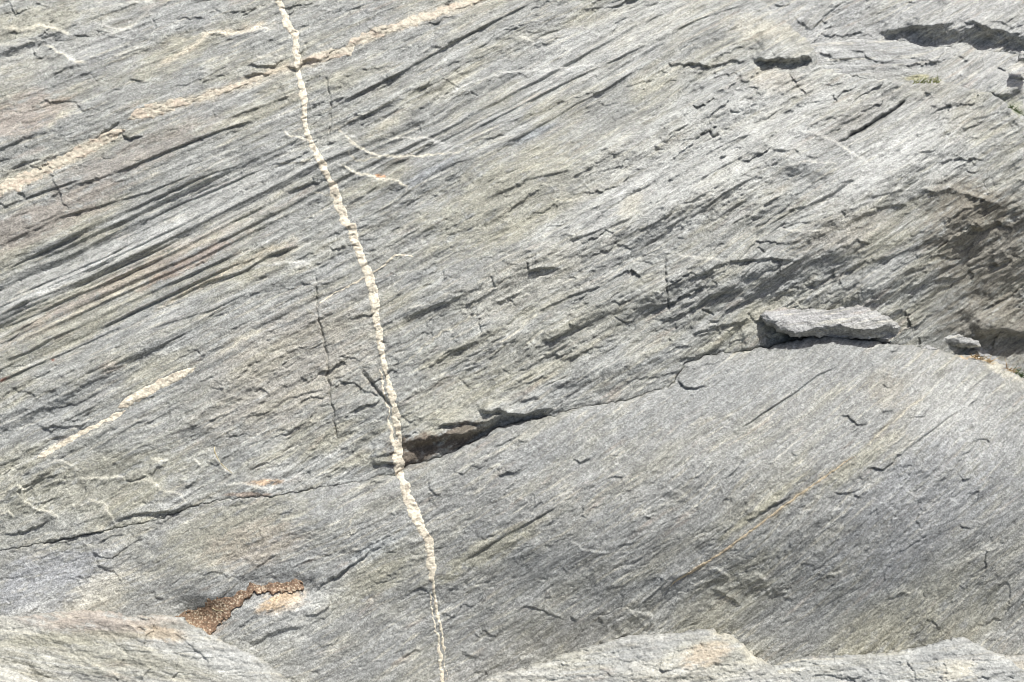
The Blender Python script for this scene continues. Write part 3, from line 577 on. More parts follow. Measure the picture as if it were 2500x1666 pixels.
# ------------------------------------------------------------------ LOWER SLAB
def build_lower():
    f = Field(-900, 3300, 790, 2050, STEP, (.36, .00012, 0.0))
    X, Y = f.X, f.Y
    f.H[:] = 0
    f.bump(1980, 1170, 760, 280, 8, 125)
    f.bump(600, 1330, 600, 140, 14, 20)
    f.H -= sst(2250, 3300, X)*0.13
    f.H -= 0.035*sst(1150, 860, Y)*sst(1400, 1800, X)
    f.H -= sst(1230, 1750, Y)*0.13*sst(700, 1300, X)
    rock_relief(f, 0.62, beds=None, rough=1.0, seed=200)
    Lg = [
     ('f', 11, 2.6, 25, (390,1400, 600,1252, 790,1132, 950,1010, 1100,945)), ('f', 10, 3, 22, (1105,1270, 1160,1282, 1210,1332, 1290,1342)), ('f', 5, 2.5, 16, (1350,1190, 1400,1252, 1480,1230)),
     ('f', 6, 3, 16, (1390,1060, 1410,1080, 1460,1092)), ('f', 6, 3, 20, (1540,1290, 1640,1290, 1700,1260)), ('f', 10, 2.6, 20, (1500,1545, 1650,1430, 1900,1240)), ('f', 14, 3, 25, (5,1010, 30,1060, 70,1098, 200,1080)),
     ('f', 9, 4, 20, (60,990, 200,940, 330,900)), ('f', 10, 3, 12, (1440,860, 1470,850, 1510,820)), ('e', 9, 3, 18, (1975,1132, 2040,1145, 2110,1118)), ('e', 5, 2, 20, (930,1570, 1100,1470, 1300,1380)),
     ('h', 15, 3, 25, (-60,890, 0,850, 100,772, 220,690)), ('g', 11, 3, 25, (2110,955, 2200,890, 2338,800)), ('h', 5, 3, 20, (220,690, 330,640, 400,600)), ('h', 11, 3, 20, (620,180, 628,270, 650,310, 700,305)),
     ('h', 7, 3, 25, (980,620, 1000,590, 1080,560)), ('h', 10, 2.6, 30, (800,780, 1100,595, 1380,442, 1560,330)), ('h', 6, 2.5, 20, (1180,1110, 1230,1070, 1320,1065, 1400,1092, 1530,1152)),
     ('h', 8, 3, 15, (1560,1125, 1580,1145, 1615,1150)), ('h', 14, 12, 40, (830,1380, 930,1400, 1000,1380)), ('h', 8, 3, 15, (910,1500, 980,1500, 1020,1525)), ('h', 6, 3, 15, (1395,995, 1445,980)),
     ('h', 6, 3, 18, (740,962, 830,930)), ('h', 12, 4, 25, (2180,965, 2260,890, 2338,850)), ('h', 14, 4, 20, (1755,1290, 1800,1312, 1960,1240)), ('h', 9, 3, 20, (1580,60, 1625,92, 1700,60)),
     ('h', 6, 3, 16, (1080,190, 1150,150)), ('h', 4, 2, 25, (910,150, 1030,70, 1160,-10)), ('h', 6, 3, 20, (2050,465, 2100,470)), ('h', 9, 3, 25, (2040,1210, 2100,1180, 2120,1110)),
     ('i', 5, 2.5, 20, (990,740, 1005,690, 1060,640, 1110,580, 1130,510)), ('i', 8, 3, 15, (1905,522, 1990,532)), ('i', 7, 3, 15, (830,772, 880,770, 930,782)), ('i', 12, 4, 20, (230,930, 290,960, 360,1005, 450,1052)),
     ('i', 9, 3, 16, (650,940, 680,977, 750,970)), ('i', 6, 3, 14, (720,1000, 790,1012)), ('i', 13, 3, 22, (440,475, 490,482, 570,430, 700,350, 800,300)), ('i', 12, 3, 18, (1285,120, 1330,130, 1385,145, 1550,0)),
     ('i', 7, 3, 18, (1060,290, 1110,302, 1250,270)), ('i', 8, 3, 15, (1190,320, 1240,320, 1290,280)), ('i', 8, 4, 22, (450,985, 560,930, 630,930)), ('i', 4, 2, 30, (1950,1285, 2130,985, 2338,770)), ('i', 6, 3, 15, (770,28, 810,60)),
     ('i', 5, 2.5, 30, (300,1000, 420,920)), ('i', 8, 3, 20, (0,905, 60,850, 200,770)), ('i', 5, 3, 30, (1420,1010, 1560,960)), ('i', 4, 2.5, 30, (1440,740, 1650,600, 1800,500)),
     ('g', 6, 3, 20, (1870,460, 1960,402, 1978,345)), ('g', 6, 3, 20, (1350,852, 1420,830, 1500,835, 1540,850)), ('g', 7, 3, 20, (640,660, 665,700, 665,790, 770,822, 815,892, 770,940, 735,1005)),
     ('g', 7, 3, 20, (640,640, 760,580, 850,570)), ('g', 7, 3, 20, (1500,1290, 1600,1200, 1740,1100)), ('g', 12, 5, 25, (1650,1330, 1850,1230, 2060,1180)), ('g', 12, 4, 20, (2050,1125, 2120,1120, 2200,1070, 2205,970)),
     ('g', 5, 3, 20, (1500,800, 1520,720, 1600,690)), ('g', 5, 3, 20, (1740,540, 1760,620, 1758,690)), ('h', 10, 4, 25, (430,1405, 480,1380, 560,1350)), ('g', 6, 3, 22, (1700,860, 1740,790, 1800,740, 1870,710)),
    ]
    for (k, amp, w, dec, v) in Lg: f.ledge(T(k, *v), amp, w, dec)
    Rg = [('h', 7, 3.5, 25, (1550,600, 1640,672, 1730,695, 1830,690)), ('h', 8, 4, 25, (1830,1190, 1960,1092, 2110,1112)), ('i', 9, 4, 22, (220,790, 280,800, 360,862)), ('i', 10, 4, 22, (470,890, 500,850, 560,840, 630,882)),
          ('i', 8, 4, 20, (1020,830, 1060,842, 1120,815)), ('i', 7, 4, 20, (1500,965, 1580,960, 1625,930)), ('f', 8, 4, 30, (1300,960, 1400,985, 1430,1010)), ('g', 8, 4, 25, (530,600, 640,660, 850,575)),
          ('h', 8, 5, 30, (300,650, 450,600, 560,620)), ('g', 9, 4, 25, (1640,740, 1720,700, 1790,720)), ('g', 7, 4, 25, (1100,1010, 1040,1010)), ('h', 6, 3, 20, (1200,310, 1300,370)), ('h', 6, 3, 20, (2200,240, 2338,320))]
    for (k, amp, w, dec, v) in Rg: f.rise(T(k, *v), amp, w, dec)
    # hollow that holds the sand, and the hump with a rust patch below it
    W_ = f.win([(440, 1400), (780, 1560)], 120)
    sdx, d, al = f.dist(T('g', 1300,1200, 1420,1140, 1560,1050, 1680,960, 1800,930, 2050,935), W_, 0.4)
    f.H[W_] -= (0.026*np.exp(-(d/34)**2)).astype(np.float32)
    f.bump(650, 1510, 130, 60, 32, 36)
    f.bump(480, 1500, 60, 40, -20, -40)
    rock_colour(f, 300, olive=0.40, base=(0.246, 0.250, 0.238), pale=0.30)
    for (x, y, rx, ry, an, c, k) in [
        (1950, 900, 330, 60, 5, BLUE, 0.6), (1700, 980, 260, 60, 15, BLUE, 0.7), (2350, 1020, 200, 90, -30, PALE, 0.5), (560, 1300, 220, 80, 20, OLIVE, 0.5), (130, 1420, 170, 80, 20, (0.30,0.31,0.325), 0.6), (620, 1330, 120, 60, 10, PINK, 0.28),
        (1180, 1350, 160, 30, 30, OLIVE, 0.7), (2200, 1500, 260, 60, 38, OLIVE, 0.6), (1750, 1470, 200, 60, 38, OLIVE, 0.4), (2170, 950, 60, 50, 0, (0.27,0.25,0.20), 0.5), (2100, 1130, 120, 24, 38, OLIVE, 0.6), (870, 1440, 160, 40, 33, OLIVE, 0.6),
        (1000, 1140, 60, 8, 5, BROWN, 0.5), (1010, 1232, 9, 9, 0, (0.40,0.24,0.15), 1.0), (690, 1470, 60, 26, 15, (0.50,0.38,0.25), 0.9), (545, 1510, 12, 8, 30, (0.42,0.30,0.2), 0.8), (700, 1530, 190, 50, 33, PALE, 0.6),
        (920, 1340, 90, 20, 30, (0.38,0.40,0.40), 0.5), (60, 1500, 140, 20, 30, PALE, 0.6), (250, 1440, 110, 40, 25, CREAM, 0.5), (1860, 1240, 120, 12, 38, OLIVE, 0.8), (2300, 1560, 200, 50, 38, OLIVE, 0.5),
        (1330, 1130, 120, 40, 20, BLUE, 0.5), (2250, 1250, 260, 160, 38, (0.25,0.26,0.27), 0.5), (1300, 1600, 260, 60, 20, (0.25,0.25,0.24), 0.5), (2440, 900, 60, 14, -30, CREAM, 0.6)]:
        f.tint(x, y, rx, ry, an, c, k)
    for (k, w, c, q, v) in [('f', 8, BROWN, 0.6, (1240,1520, 1400,1372, 1560,1232, 1700,1120)), ('i', 8, (0.24,0.215,0.155), 0.5, (1230,30, 1000,190, 800,330, 600,480, 400,630, 220,755, 0,890)), ('f', 3, CREAM, 0.8, (1240,1520, 1400,1372, 1560,1232, 1730,1105)), ('i', 2.5, PALE, 0.8, (1030,440, 1150,350, 1250,270, 1370,175)), ('f', 4, PALE, 0.6, (1730,1105, 1850,980, 1900,890)),
                            ('h', 2.5, CREAM, 0.6, (0,610, 120,440, 240,380)), ('h', 4, CREAM, 0.5, (0,960, 100,890, 300,790, 400,740)), ('i', 3, CREAM, 0.5, (780,120, 900,20)), ('g', 5, PALE, 0.8, (660,735, 840,650)),
                            ('g', 4, (0.55,0.36,0.20), 0.6, (1480,300, 1850,300)), ('f', 3, (0.5,0.36,0.2), 0.8, (1880,885, 2020,890, 2150,935))]:
        f.tint_line(T(k, *v), w, c, q)
    sd = f.sdf(LOWER)
    q = sst(1380, 1640, X)
    rad = 18+46*q
    v = sst(880, 1000, X)
    rad = rad*(0.35+0.65*v)
    f.H += edge(f, sd, rad, (0.006+0.010*v)*(1-q)+0.034*q, 0.010+0.04*q)
    f.sd = sd
    return f
FL = build_lower()
# the upper slab is the higher of the two along the left and middle seam, the lower one to the right
lower = mesh_from(FL, FL.sd < 50, 'rock_slab', M_SMOOTH)
lower = wrap(lower)
tag(lower, 'broad smooth grey slab below the long crack, with a rounded upper right edge', 'rock slab')

# ------------------------------------------------------------------ QUARTZ VEINS (parts of the slabs)
def vein(f, pts, widths, parent, name='quartz_vein', crown=4.0, col=(0.66, 0.605, 0.485), pink=0.3, label=None, clip=None, split=None, seed=0, warp=0.7, rag=0.24):
    W_ = f.win(pts, max(widths)+16)
    sd, d, al = f.dist(pts, W_, warp)
    X, Y = f.X[W_], f.Y[W_]
    wd = np.interp(al, np.linspace(0, 1, len(widths)), widths)*0.5
    wd = wd*(0.92+rag*fbm(X/20, Y/20, 3, 401+seed)+0.45*fbm(X/110, Y/110, 2, 403+seed))
    end = np.clip(np.minimum(al, 1-al)*len(pts)*2.0, 0, 1) if clip is None else 1.0
    e = d/np.maximum(wd*end, 0.6)
    h = 0.0012 + crown*0.0004*np.sqrt(np.clip(1-e*e, 0, 1)) - np.clip(e-1, 0, 3)*0.009
    h = h + fbm(X/9, Y/9, 3, 405+seed, 0.6)*0.0014 - sst(0.12, 0.3, fbm(X/13, Y/8, 2, 409+seed))*0.0014
    if split is not None:
        ds, dd, aa = f.dist(split, W_, 1.0)
        h = h - 0.014*np.exp(-(dd/2.2)**2)
    sub = Sub(f, W_)
    sub.H = f.H[W_] + h.astype(np.float32)
    c = np.zeros(X.shape+(3,), np.float32)+np.array(col, np.float32)
    m = sst(-0.2, 0.35, fbm(X/50, Y/22, 3, 411+seed))*pink*0.6
    c = c*(1-m[..., None])+np.array((0.50, 0.375, 0.29), np.float32)*m[..., None]
    m = sst(0.05, 0.38, fbm(X/13, Y/7, 3, 415+seed))*0.75
    c = c*(1-m[..., None])+np.array((0.30, 0.26, 0.20), np.float32)*m[..., None]
    sub.C = c
    mask = (e < 1.6)
    if clip is not None: mask &= clip[W_]
    o = mesh_from(sub, mask, name, M_VEIN, parent)
    if label: o['label'] = label
    return o
class Sub:
    def __init__(s_, f, W_):
        s_.X = f.X[W_]; s_.Y = f.Y[W_]; s_.s = f.s[W_]; s_.t = f.t[W_]

MAIN = (T('a', 1860,-60, 1875,0, 1900,70, 1930,170, 1985,230, 1990,340, 2000,450, 2020,560, 2040,660, 2045,780, 2060,900, 2090,960, 2150,1080, 2200,1180, 2250,1280, 2280,1380, 2310,1480) +
        T('e', 95,20, 120,120, 160,220, 200,330, 230,430, 250,560, 270,700, 290,800, 300,920, 320,1040, 350,1160, 370,1260, 380,1360, 395,1460, 400,1530))
vein(FU, MAIN + T('h', 405,100, 425,170), [17, 14, 15, 15, 18, 19, 20, 20, 23, 26, 23], upper, label='pale quartz vein running down the slab, cutting across the layers',
     clip=FU.sd < 4, split=T('e', 270,880, 300,1000, 335,1150, 352,1260, 365,1360, 390,1440), warp=0.85)
vein(FL, T('h', 390,60, 405,120, 430,200, 470,320, 510,420, 560,530, 610,620, 625,740, 630,880, 640,1000, 650,1100, 670,1200, 690,1300, 700,1420, 712,1568, 720,1700), [19, 21, 23, 20, 17, 17, 16, 16, 16], lower,
     label='pale quartz vein continuing down to the foreground boulder', clip=FL.sd < 3, split=T('h', 620,900, 640,1050, 655,1150, 680,1250, 700,1350, 712,1450, 718,1568), seed=5, warp=0.85)
vein(FU, T('a', -200,1370, 0,1280, 200,1190, 450,1070, 620,975, 760,905, 850,870), [22, 30, 27, 25, 18], upper, pink=0.8, crown=3, rag=0.8, col=(0.52, 0.475, 0.38), label='pinkish quartz vein in a recess along the layers', seed=11)
vein(FU, T('a', 850,810, 960,760, 1140,710, 1300,675, 1500,610, 1700,540, 1850,470), [16, 28, 20, 16, 13, 8], upper, pink=0.7, crown=5, rag=0.8, col=(0.52, 0.475, 0.38), label='pinkish quartz vein with a blunt rounded left end', seed=15)
vein(FU, T('a', 2010,430, 2080,400, 2200,370, 2338,345) + T('b', 100,290, 250,225, 430,170, 600,110, 750,60, 950,5, 1100,-60), [15, 20, 19, 20, 16, 10], upper, pink=0.85, crown=4, rag=0.8, col=(0.52, 0.475, 0.38), label='pink and cream quartz vein right of the crossing', seed=19)
vein(FU, T('d', 790,1225, 900,1160, 1060,1080, 1200,1010, 1330,950), [20, 22, 20, 18, 10], upper, pink=0.5, crown=7, label='short raised cream quartz lens', seed=23)
vein(FU, T('d', 240,1570, 430,1465, 600,1370, 790,1270, 850,1240), [16, 13, 10, 11, 14], upper, pink=0.3, crown=3.5, label='thin cream quartz vein left of the raised lens', seed=27)
vein(FU, T('d', 2125,535, 2250,455, 2338,412) + T('e', 90,400, 180,352, 260,305, 320,260, 380,202, 450,202, 520,212), [5, 5, 6, 5, 4], upper, pink=0.1, crown=2.0, label='thread-thin white quartz vein crossing the main vein', seed=31, warp=0.4)
vein(FL, T('i', 1240,20, 1000,190, 800,330, 600,480, 400,630, 220,755, 100,830, 0,890) + T('h', 2180,970), [3, 5, 6, 6, 8, 7, 4], lower, pink=0.35, crown=1.5, col=(0.42, 0.35, 0.24), label='thin orange and cream vein slanting across the lower slab', seed=35, warp=0.4)

# ------------------------------------------------------------------ ROCKS BEHIND, UPPER RIGHT
def build_lobe():
    f = Field(1850, 3300, 40, 720, STEP, (.0, .0, 0.0))
    f.t = (f.Y + 0.05*f.X + (f.X-2100)*0.35*sst(2200, 2500, f.X)); f.s = f.X
    f.H[:] = macro(f.X, f.Y)-0.005
    f.H -= sst(2300, 3300, f.X)*0.10
    rock_relief(f, 1.0, None, 1.0, 400)
    for (k, amp, w, dec, v) in [('c', 10, 4, 25, (1195,345, 1250,350, 1290,385, 1400,422)), ('c', 7, 3, 15, (940,342, 1000,360, 1075,402)), ('c', 8, 3, 15, (1880,370, 1920,385, 1965,422)), ('c', 25, 8, 30, (1200,520, 1300,540, 1420,548)),
                                ('c', 22, 10, 40, (2180,385, 2240,400, 2338,415, 2500,430)), ('c', 40, 14, 40, (2090,600, 2160,640, 2240,640, 2338,590)), ('c', 30, 8, 30, (2230,500, 2338,540)), ('c', 10, 4, 25, (1600,400, 1800,420)),
                                ('c', 10, 4, 25, (2150,460, 2220,470))]:
        f.ledge(T(k, *v), amp, w, dec)
    f.rise(T('c', 1880,480, 2000,520, 2120,470, 2250,500), 20, 6, 40); f.rise(T('c', 1690,520, 1770,480, 1850,500), 14, 5, 30)
    rock_colour(f, 500, 0.2, (0.31, 0.315, 0.305), 0.6)
    f.tint(2440, 290, 70, 60, 0, (0.24, 0.25, 0.16), 0.6); f.tint(2250, 190, 50, 8, 0, (0.38, 0.36, 0.2), 0.7)
    sd = f.sdf(LOBE); f.sd = sd
    f.H += edge(f, sd, 26, 0.05, 0.006)
    return f
FB = build_lobe()
lobe = mesh_from(FB, FB.sd < 60, 'rock_lobe', M_ROCK)
tag(lobe, 'pale rounded rock lobe wedged behind the upper slab, below the dark overhang', 'rock')
def build_back():
    f = Field(1700, 3300, -330, 430, STEP, (.33, .0001, .00015))
    f.H[:] = macro(f.X, f.Y)-0.05
    f.bump(2350, 40, 260, 60, -8, 30)
    f.H -= sst(2300, 3300, f.X)*0.05
    rock_relief(f, 1.3, None, 1.2, 600)
    for (k, amp, w, dec, v) in [('c', 35, 10, 40, (1330,222, 1480,212, 1600,188, 1760,178, 1900,150)), ('c', 68, 36, 90, (1440,270, 1600,232, 1760,225, 1900,215, 2050,225, 2180,245, 2290,265, 2400,300, 2700,380)),
                                ('c', 25, 8, 35, (1900,140, 2000,150, 2120,200, 2250,220)), ('c', 14, 4, 25, (910,215, 960,140, 1060,60, 1110,10)), ('c', 8, 4, 25, (660,40, 780,30)), ('c', 14, 5, 25, (2080,140, 2180,150, 2280,190)),
                                ('c', 9, 4, 25, (960,240, 1150,240, 1300,200)), ('c', 8, 3, 20, (980,140, 1020,150)), ('c', 10, 4, 25, (1550,20, 1640,5)), ('c', 9, 4, 25, (800,110, 880,200, 900,260))]:
        f.ledge(T(k, *v), amp, w, dec)
    rock_colour(f, 700, 0.25, (0.31, 0.315, 0.305), 0.6)
    sd = f.sdf(BACK); f.sd = sd
    f.H += edge(f, sd, 12, 0.01, 0.003)
    return f
FK = build_back()
back = mesh_from(FK, FK.sd < 60, 'rock_ledge', M_ROCK)
tag(back, 'rough grey rock ledge at the upper right corner with a dark overhanging lip', 'rock ledge')

# ------------------------------------------------------------------ FOREGROUND BOULDERS
def boulder(name, outline, label, top, seed, base, folang, lie, ledges=(), rises=(), tints=(), fall=None, rad=26, drop=0.018, pale=0.6):
    p = np.array(outline)
    f = Field(max(p[:, 0].min()-50, -900), min(p[:, 0].max()+50, 3300), p[:, 1].min()-50, min(p[:, 1].max()+20, 2050), STEP, (folang, 0.0, 0.0))
    f.H[:] = top
    lie(f)
    rock_relief(f, 0.7, None, 0.9, seed)
    for (k, amp, w, dec, v) in ledges: f.ledge(T(k, *v), amp, w, dec)
    for (k, amp, w, dec, v) in rises: f.rise(T(k, *v), amp, w, dec)
    rock_colour(f, seed, 0.45, base, pale)
    for (x, y, rx, ry, an, c, k) in tints: f.tint(x, y, rx, ry, an, c, k)
    sd = f.sdf(outline)
    f.H += edge(f, sd, rad, drop, 0.11)
    o = mesh_from(f, sd < 6, name, M_BOULDER)
    tag(o, label, 'boulder')
    return o
PB = (0.40, 0.395, 0.355)
def lie1(f): f.bump(250, 1640, 420, 120, -6, 60)
boulder('boulder', [(-900, 1520)]+T('g', 0,1132, 150,1125, 350,1100, 500,1086, 700,1092, 800,1100, 860,1128, 1000,1118, 1150,1120, 1230,1142, 1340,1212, 1440,1262, 1520,1300, 1680,1380, 1800,1440, 1950,1568)+[(800, 1760), (820, 2050), (-900, 2050)],
        'broad pale boulder with tan bands at the lower left, beside the pocket of brown sand', 0.10, 800, (0.355, 0.35, 0.31), -0.10, lie1,
        ledges=[('g', 7, 3, 25, (1160,1240, 1300,1330, 1390,1420, 1400,1500)), ('g', 7, 3, 25, (820,1110, 900,1130, 1050,1150)), ('g', 10, 6, 30, (180,1430, 260,1510, 330,1540)), ('g', 7, 4, 25, (930,1545, 1020,1470))],
        rises=[('g', 9, 5, 40, (150,1260, 300,1180, 500,1120, 800,1150, 950,1220, 1120,1220))],
        tints=[(250, 1520, 190, 40, -5, PINK, 0.5), (400, 1548, 60, 18, -10, (0.42,0.34,0.24), 0.6), (180, 1560, 200, 20, 2, OLIVE, 0.6), (300, 1600, 260, 30, -10, OLIVE, 0.4), (560, 1600, 120, 60, -30, PALE, 0.6)])
def lie2(f): f.bump(0, 1720, 120, 90, 0, 40)
boulder('boulder', [(-900, 1560), (-150, 1600)]+T('g', 0,1460, 50,1468, 100,1490, 200,1540, 260,1568)+[(130, 1760), (140, 2050), (-900, 2050)],
        'small corner of a pale boulder at the bottom left, in front of the tan-banded boulder', 0.20, 840, PB, -0.3, lie2)
def lie3(f):
    f.H -= sst(0.12, 0.4, fbm(f.X/16, f.Y/12, 3, 941))*0.004
    f.bump(1560, 1680, 330, 130, 6, 80)
boulder('boulder', T('h', 800,1640, 940,1572, 1020,1532, 1200,1492, 1400,1432, 1550,1372, 1720,1322, 1900,1272, 2100,1250, 2338,1235)+T('i', 160,1210, 250,1214, 272,1245, 340,1250, 420,1290, 480,1340, 510,1390, 560,1412, 640,1465, 760,1540)+[(1980, 1760), (1990, 2050), (1000, 2050), (1000, 1740)],
        'cream boulder with a notched crest at the bottom, right of the main vein', 0.14, 860, (0.40, 0.395, 0.355), 0.1, lie3,
        rises=[('i', 8, 4, 30, (150,1290, 300,1310, 400,1370))], tints=[(1720, 1600, 60, 30, 20, (0.52,0.42,0.30), 0.5), (1560, 1590, 120, 30, 10, BLUE, 0.5), (1850, 1590, 40, 40, -40, CREAM, 0.7), (1770, 1550, 50, 14, -20, CREAM, 0.7)])
def lie4(f):
    f.H -= sst(0.12, 0.4, fbm(f.X/16, f.Y/12, 3, 941))*0.004
    f.bump(2230, 1690, 300, 120, 0, 70)
boulder('boulder', T('i', 560,1530, 640,1468, 730,1432, 840,1402, 1000,1396, 1300,1380, 1500,1370, 1680,1322, 1850,1276, 1920,1265, 2000,1300, 2110,1360, 2200,1386, 2300,1460, 2400,1560)+[(2560, 1760), (2560, 2050), (1830, 2050), (1840, 1740)],
        'lumpy grey and cream boulder at the bottom right, with a low peak', 0.11, 880, (0.345, 0.35, 0.33), 0.1, lie4,
        ledges=[('i', 10, 4, 22, (1560,1420, 1600,1500, 1620,1568)), ('i', 8, 4, 22, (1980,1530, 2080,1545, 2180,1500)), ('i', 9, 4, 22, (1140,1540, 1180,1548, 1250,1530)), ('i', 8, 3, 18, (860,1400, 900,1412, 940,1400))],
        rises=[('i', 9, 4, 30, (1700,1470, 1800,1430, 1950,1480, 2050,1560))], tints=[(2280, 1590, 70, 40, 20, BLUE, 0.6), (2330, 1640, 60, 30, 0, CREAM, 0.6), (2130, 1640, 90, 30, 10, BLUE, 0.5)])
def lie5(f): f.bump(2560, 1720, 160, 90, 0, 30)
boulder('boulder', T('i', 2180,1420, 2230,1390, 2338,1384)+[(2600, 1585), (3300, 1600), (3300, 2050), (2470, 2050), (2440, 1760)],
        'sliver of tan boulder at the bottom right corner, behind the low peak', 0.06, 900, (0.38, 0.36, 0.31), 0.1, lie5)

# ------------------------------------------------------------------ SAND POCKET
SAND = T('g', 1150,1150, 1270,1085, 1380,1060, 1392,1040, 1368,1003, 1400,995, 1540,1000, 1610,960, 1700,905, 1760,920, 1870,900, 1960,900, 1990,872, 2015,880, 2030,920, 2055,950, 1900,965, 1820,960, 1700,975, 1660,1000, 1560,1100, 1470,1180, 1440,1210, 1370,1260, 1300,1230)
f = Field(395, 790, 1390, 1580, 1.8, (0.3, 0, 0))
jx = np.clip(np.searchsorted(FL.xs, f.xs), 0, len(FL.xs)-1); jy = np.clip(np.searchsorted(FL.ys, f.ys), 0, len(FL.ys)-1)
base_h = FL.H[np.ix_(jy, jx)]
bs = base_h.copy()
for _ in range(160):
    bs[1:-1, 1:-1] = 0.25*(bs[:-2, 1:-1]+bs[2:, 1:-1]+bs[1:-1, :-2]+bs[1:-1, 2:])
sdS = f.sdf(SAND)+fbm(f.X/14, f.Y/14, 3, 919)*9
f.H = bs + np.where(sdS < 0, 0.006, 0.006-sdS*0.006).astype(np.float32)
f.H += fbm(f.X/5, f.Y/5, 3, 921, 0.7)*0.0008 + sst(0.2, 0.4, gn(f.X/5.5, f.Y/5.5, 927))*0.0015
f.C[:] = np.array((0.23, 0.158, 0.108), np.float32)
m = sst(0.24, 0.42, gn(f.X/4.6, f.Y/4.6, 931)+0.35*gn(f.X/30, f.Y/22, 932))[..., None]; f.C = f.C*(1-m*0.85)+np.array((0.58, 0.50, 0.37), np.float32)*m*0.85
m = (sst(-14, -2, sdS)*0.55*sst(-0.3, 0.2, fbm(f.X/40, f.Y/40, 2, 933)))[..., None]; f.C = f.C*(1-m)+np.array((0.13, 0.085, 0.06), np.float32)*m
m = sst(0.15, 0.3, gn(f.X/9, f.Y/9, 937))[..., None]; f.C = f.C*(1-m*0.6)+np.array((0.12, 0.08, 0.055), np.float32)*m*0.6
f.C = f.C.astype(np.float32)
sand = mesh_from(f, sdS < 3, 'sand', M_SAND)
tag(sand, 'damp brown coarse sand and grit lying in the hollow beside the lower left boulder', 'sand', kind='stuff')

# ------------------------------------------------------------------ LOOSE STONES
def host(x, y):
    j = min(np.searchsorted(FU.ys, y), len(FU.ys)-1); i = min(np.searchsorted(FU.xs, x), len(FU.xs)-1)
    a = FU.H[j, i] if FU.sd[j, i] < 60 else -9
    j = min(np.searchsorted(FL.ys, y), len(FL.ys)-1); i = min(np.searchsorted(FL.xs, x), len(FL.xs)-1)
    b = FL.H[j, i] if (y > 800 and FL.sd[j, i] < 50) else -9
    return float(max(a, b))
def stone(name, outline, label, crest, hi, base, seed, folang=0.2, prof=0.5, k=0.7):
    """crest: line of the stone's highest edge; above it the back slopes away, below it the front turns under"""
    p = np.array(outline)
    f = Field(p[:, 0].min()-14, p[:, 0].max()+14, p[:, 1].min()-14, p[:, 1].max()+14, 1.4, (folang, 0, 0))
    sd = f.sdf(outline)
    W_ = (slice(0, f.X.shape[0]), slice(0, f.X.shape[1]))
    s2, d2, al = f.dist(crest, W_, 0.8)
    h0 = base
    rad = 30
    x = np.clip(1+sd/rad, 0, 1)
    body = np.sqrt(np.clip(1-x*x, 0, 1))
    f.H[:] = h0
    rock_relief(f, k, None, 1.0, seed)
    f.H += (hi*body*(1-np.clip(-s2, 0, None)*0.009-np.clip(s2, 0, 26)*0.042)).astype(np.float32) - (np.clip(sd, 0, None)*0.004).astype(np.float32)
    rock_colour(f, seed, 0.35, (0.30, 0.30, 0.295), 0.5)
    under = np.minimum(f.H-0.004, h0-0.03)
    o = mesh_from(f, sd < 1.0, name, M_ROCK, closed=under)
    return tag(o, label, 'stone')
stone('loose_stone', T('f', 570,600, 600,572, 720,550, 900,562, 1060,562, 1230,536, 1330,570, 1450,630, 1520,680, 1480,735, 1420,765, 1200,758, 1000,752, 880,752, 760,748, 700,720, 640,690, 590,650),
      'long wedge-shaped grey stone lying on top of the rounded edge of the lower slab', T('f', 560,620, 640,660, 720,710, 820,728, 950,690, 1080,668, 1200,700, 1340,700, 1440,650, 1520,680), 0.072, host(2000, 760)+0.005, 950)
stone('loose_stone', T('f', 1745,745, 1800,722, 1900,728, 2030,780, 2045,808, 1990,828, 1860,808, 1780,785),
      'small flat grey stone right of the long wedge-shaped stone, in the dark gully', T('f', 1740,770, 1860,785, 2050,815), 0.04, host(2340, 835)+0.02, 960)
stone('loose_stone', T('f', 1640,820, 1690,808, 1735,815, 1760,842, 1700,850, 1650,840),
      'tiny rounded stone on the crest of the lower slab, left of the dry grass', T('f', 1650,835, 1750,840), 0.02, host(2265, 853)+0.005, 965)
stone('loose_stone', T('f', 1900,850, 1980,805, 2040,800, 2100,860, 2180,900, 2240,935, 2235,962, 2150,950, 2020,900, 1930,885),
      'dark angular stone wedged in the gully behind the dry grass', T('f', 1900,880, 2050,880, 2240,950), 0.045, host(2400, 868)+0.02, 970)
stone('loose_stone', T('c', 2295,375, 2320,350, 2380,345, 2420,380, 2400,425, 2330,425, 2300,405),
      'small reddish brown stone in the recess at the upper right edge', T('c', 2290,400, 2420,410), 0.03, 0.0, 975)

# ------------------------------------------------------------------ GRASS, LEAF, TWIG
def simple_mat(name, c1, c2, rough=0.7):
    m = bpy.data.materials.new(name); m.use_nodes = True
    nt = m.node_tree; b = nt.nodes['Principled BSDF']
    n = N(nt, 'ShaderNodeTexNoise'); n.inputs['Scale'].default_value = 60
    r = N(nt, 'ShaderNodeValToRGB'); r.color_ramp.elements[0].color = (*c1, 1); r.color_ramp.elements[1].color = (*c2, 1)
    r.color_ramp.elements[0].position = 0.35; r.color_ramp.elements[1].position = 0.65
    tc = N(nt, 'ShaderNodeTexCoord'); nt.links.new(tc.outputs['Object'], n.inputs['Vector'])
    nt.links.new(n.outputs['Fac'], r.inputs[0]); nt.links.new(r.outputs[0], b.inputs['Base Color']); b.inputs['Roughness'].default_value = rough
    return m
M_GREEN = simple_mat('green_grass', (0.12, 0.15, 0.04), (0.26, 0.27, 0.10))
M_DRY = simple_mat('dry_grass', (0.26, 0.16, 0.07), (0.48, 0.36, 0.19))
M_DKGREEN = simple_mat('dark_grass', (0.04, 0.07, 0.02), (0.09, 0.12, 0.04))
M_TWIG = simple_mat('dry_stalk', (0.35, 0.29, 0.16), (0.52, 0.46, 0.30))
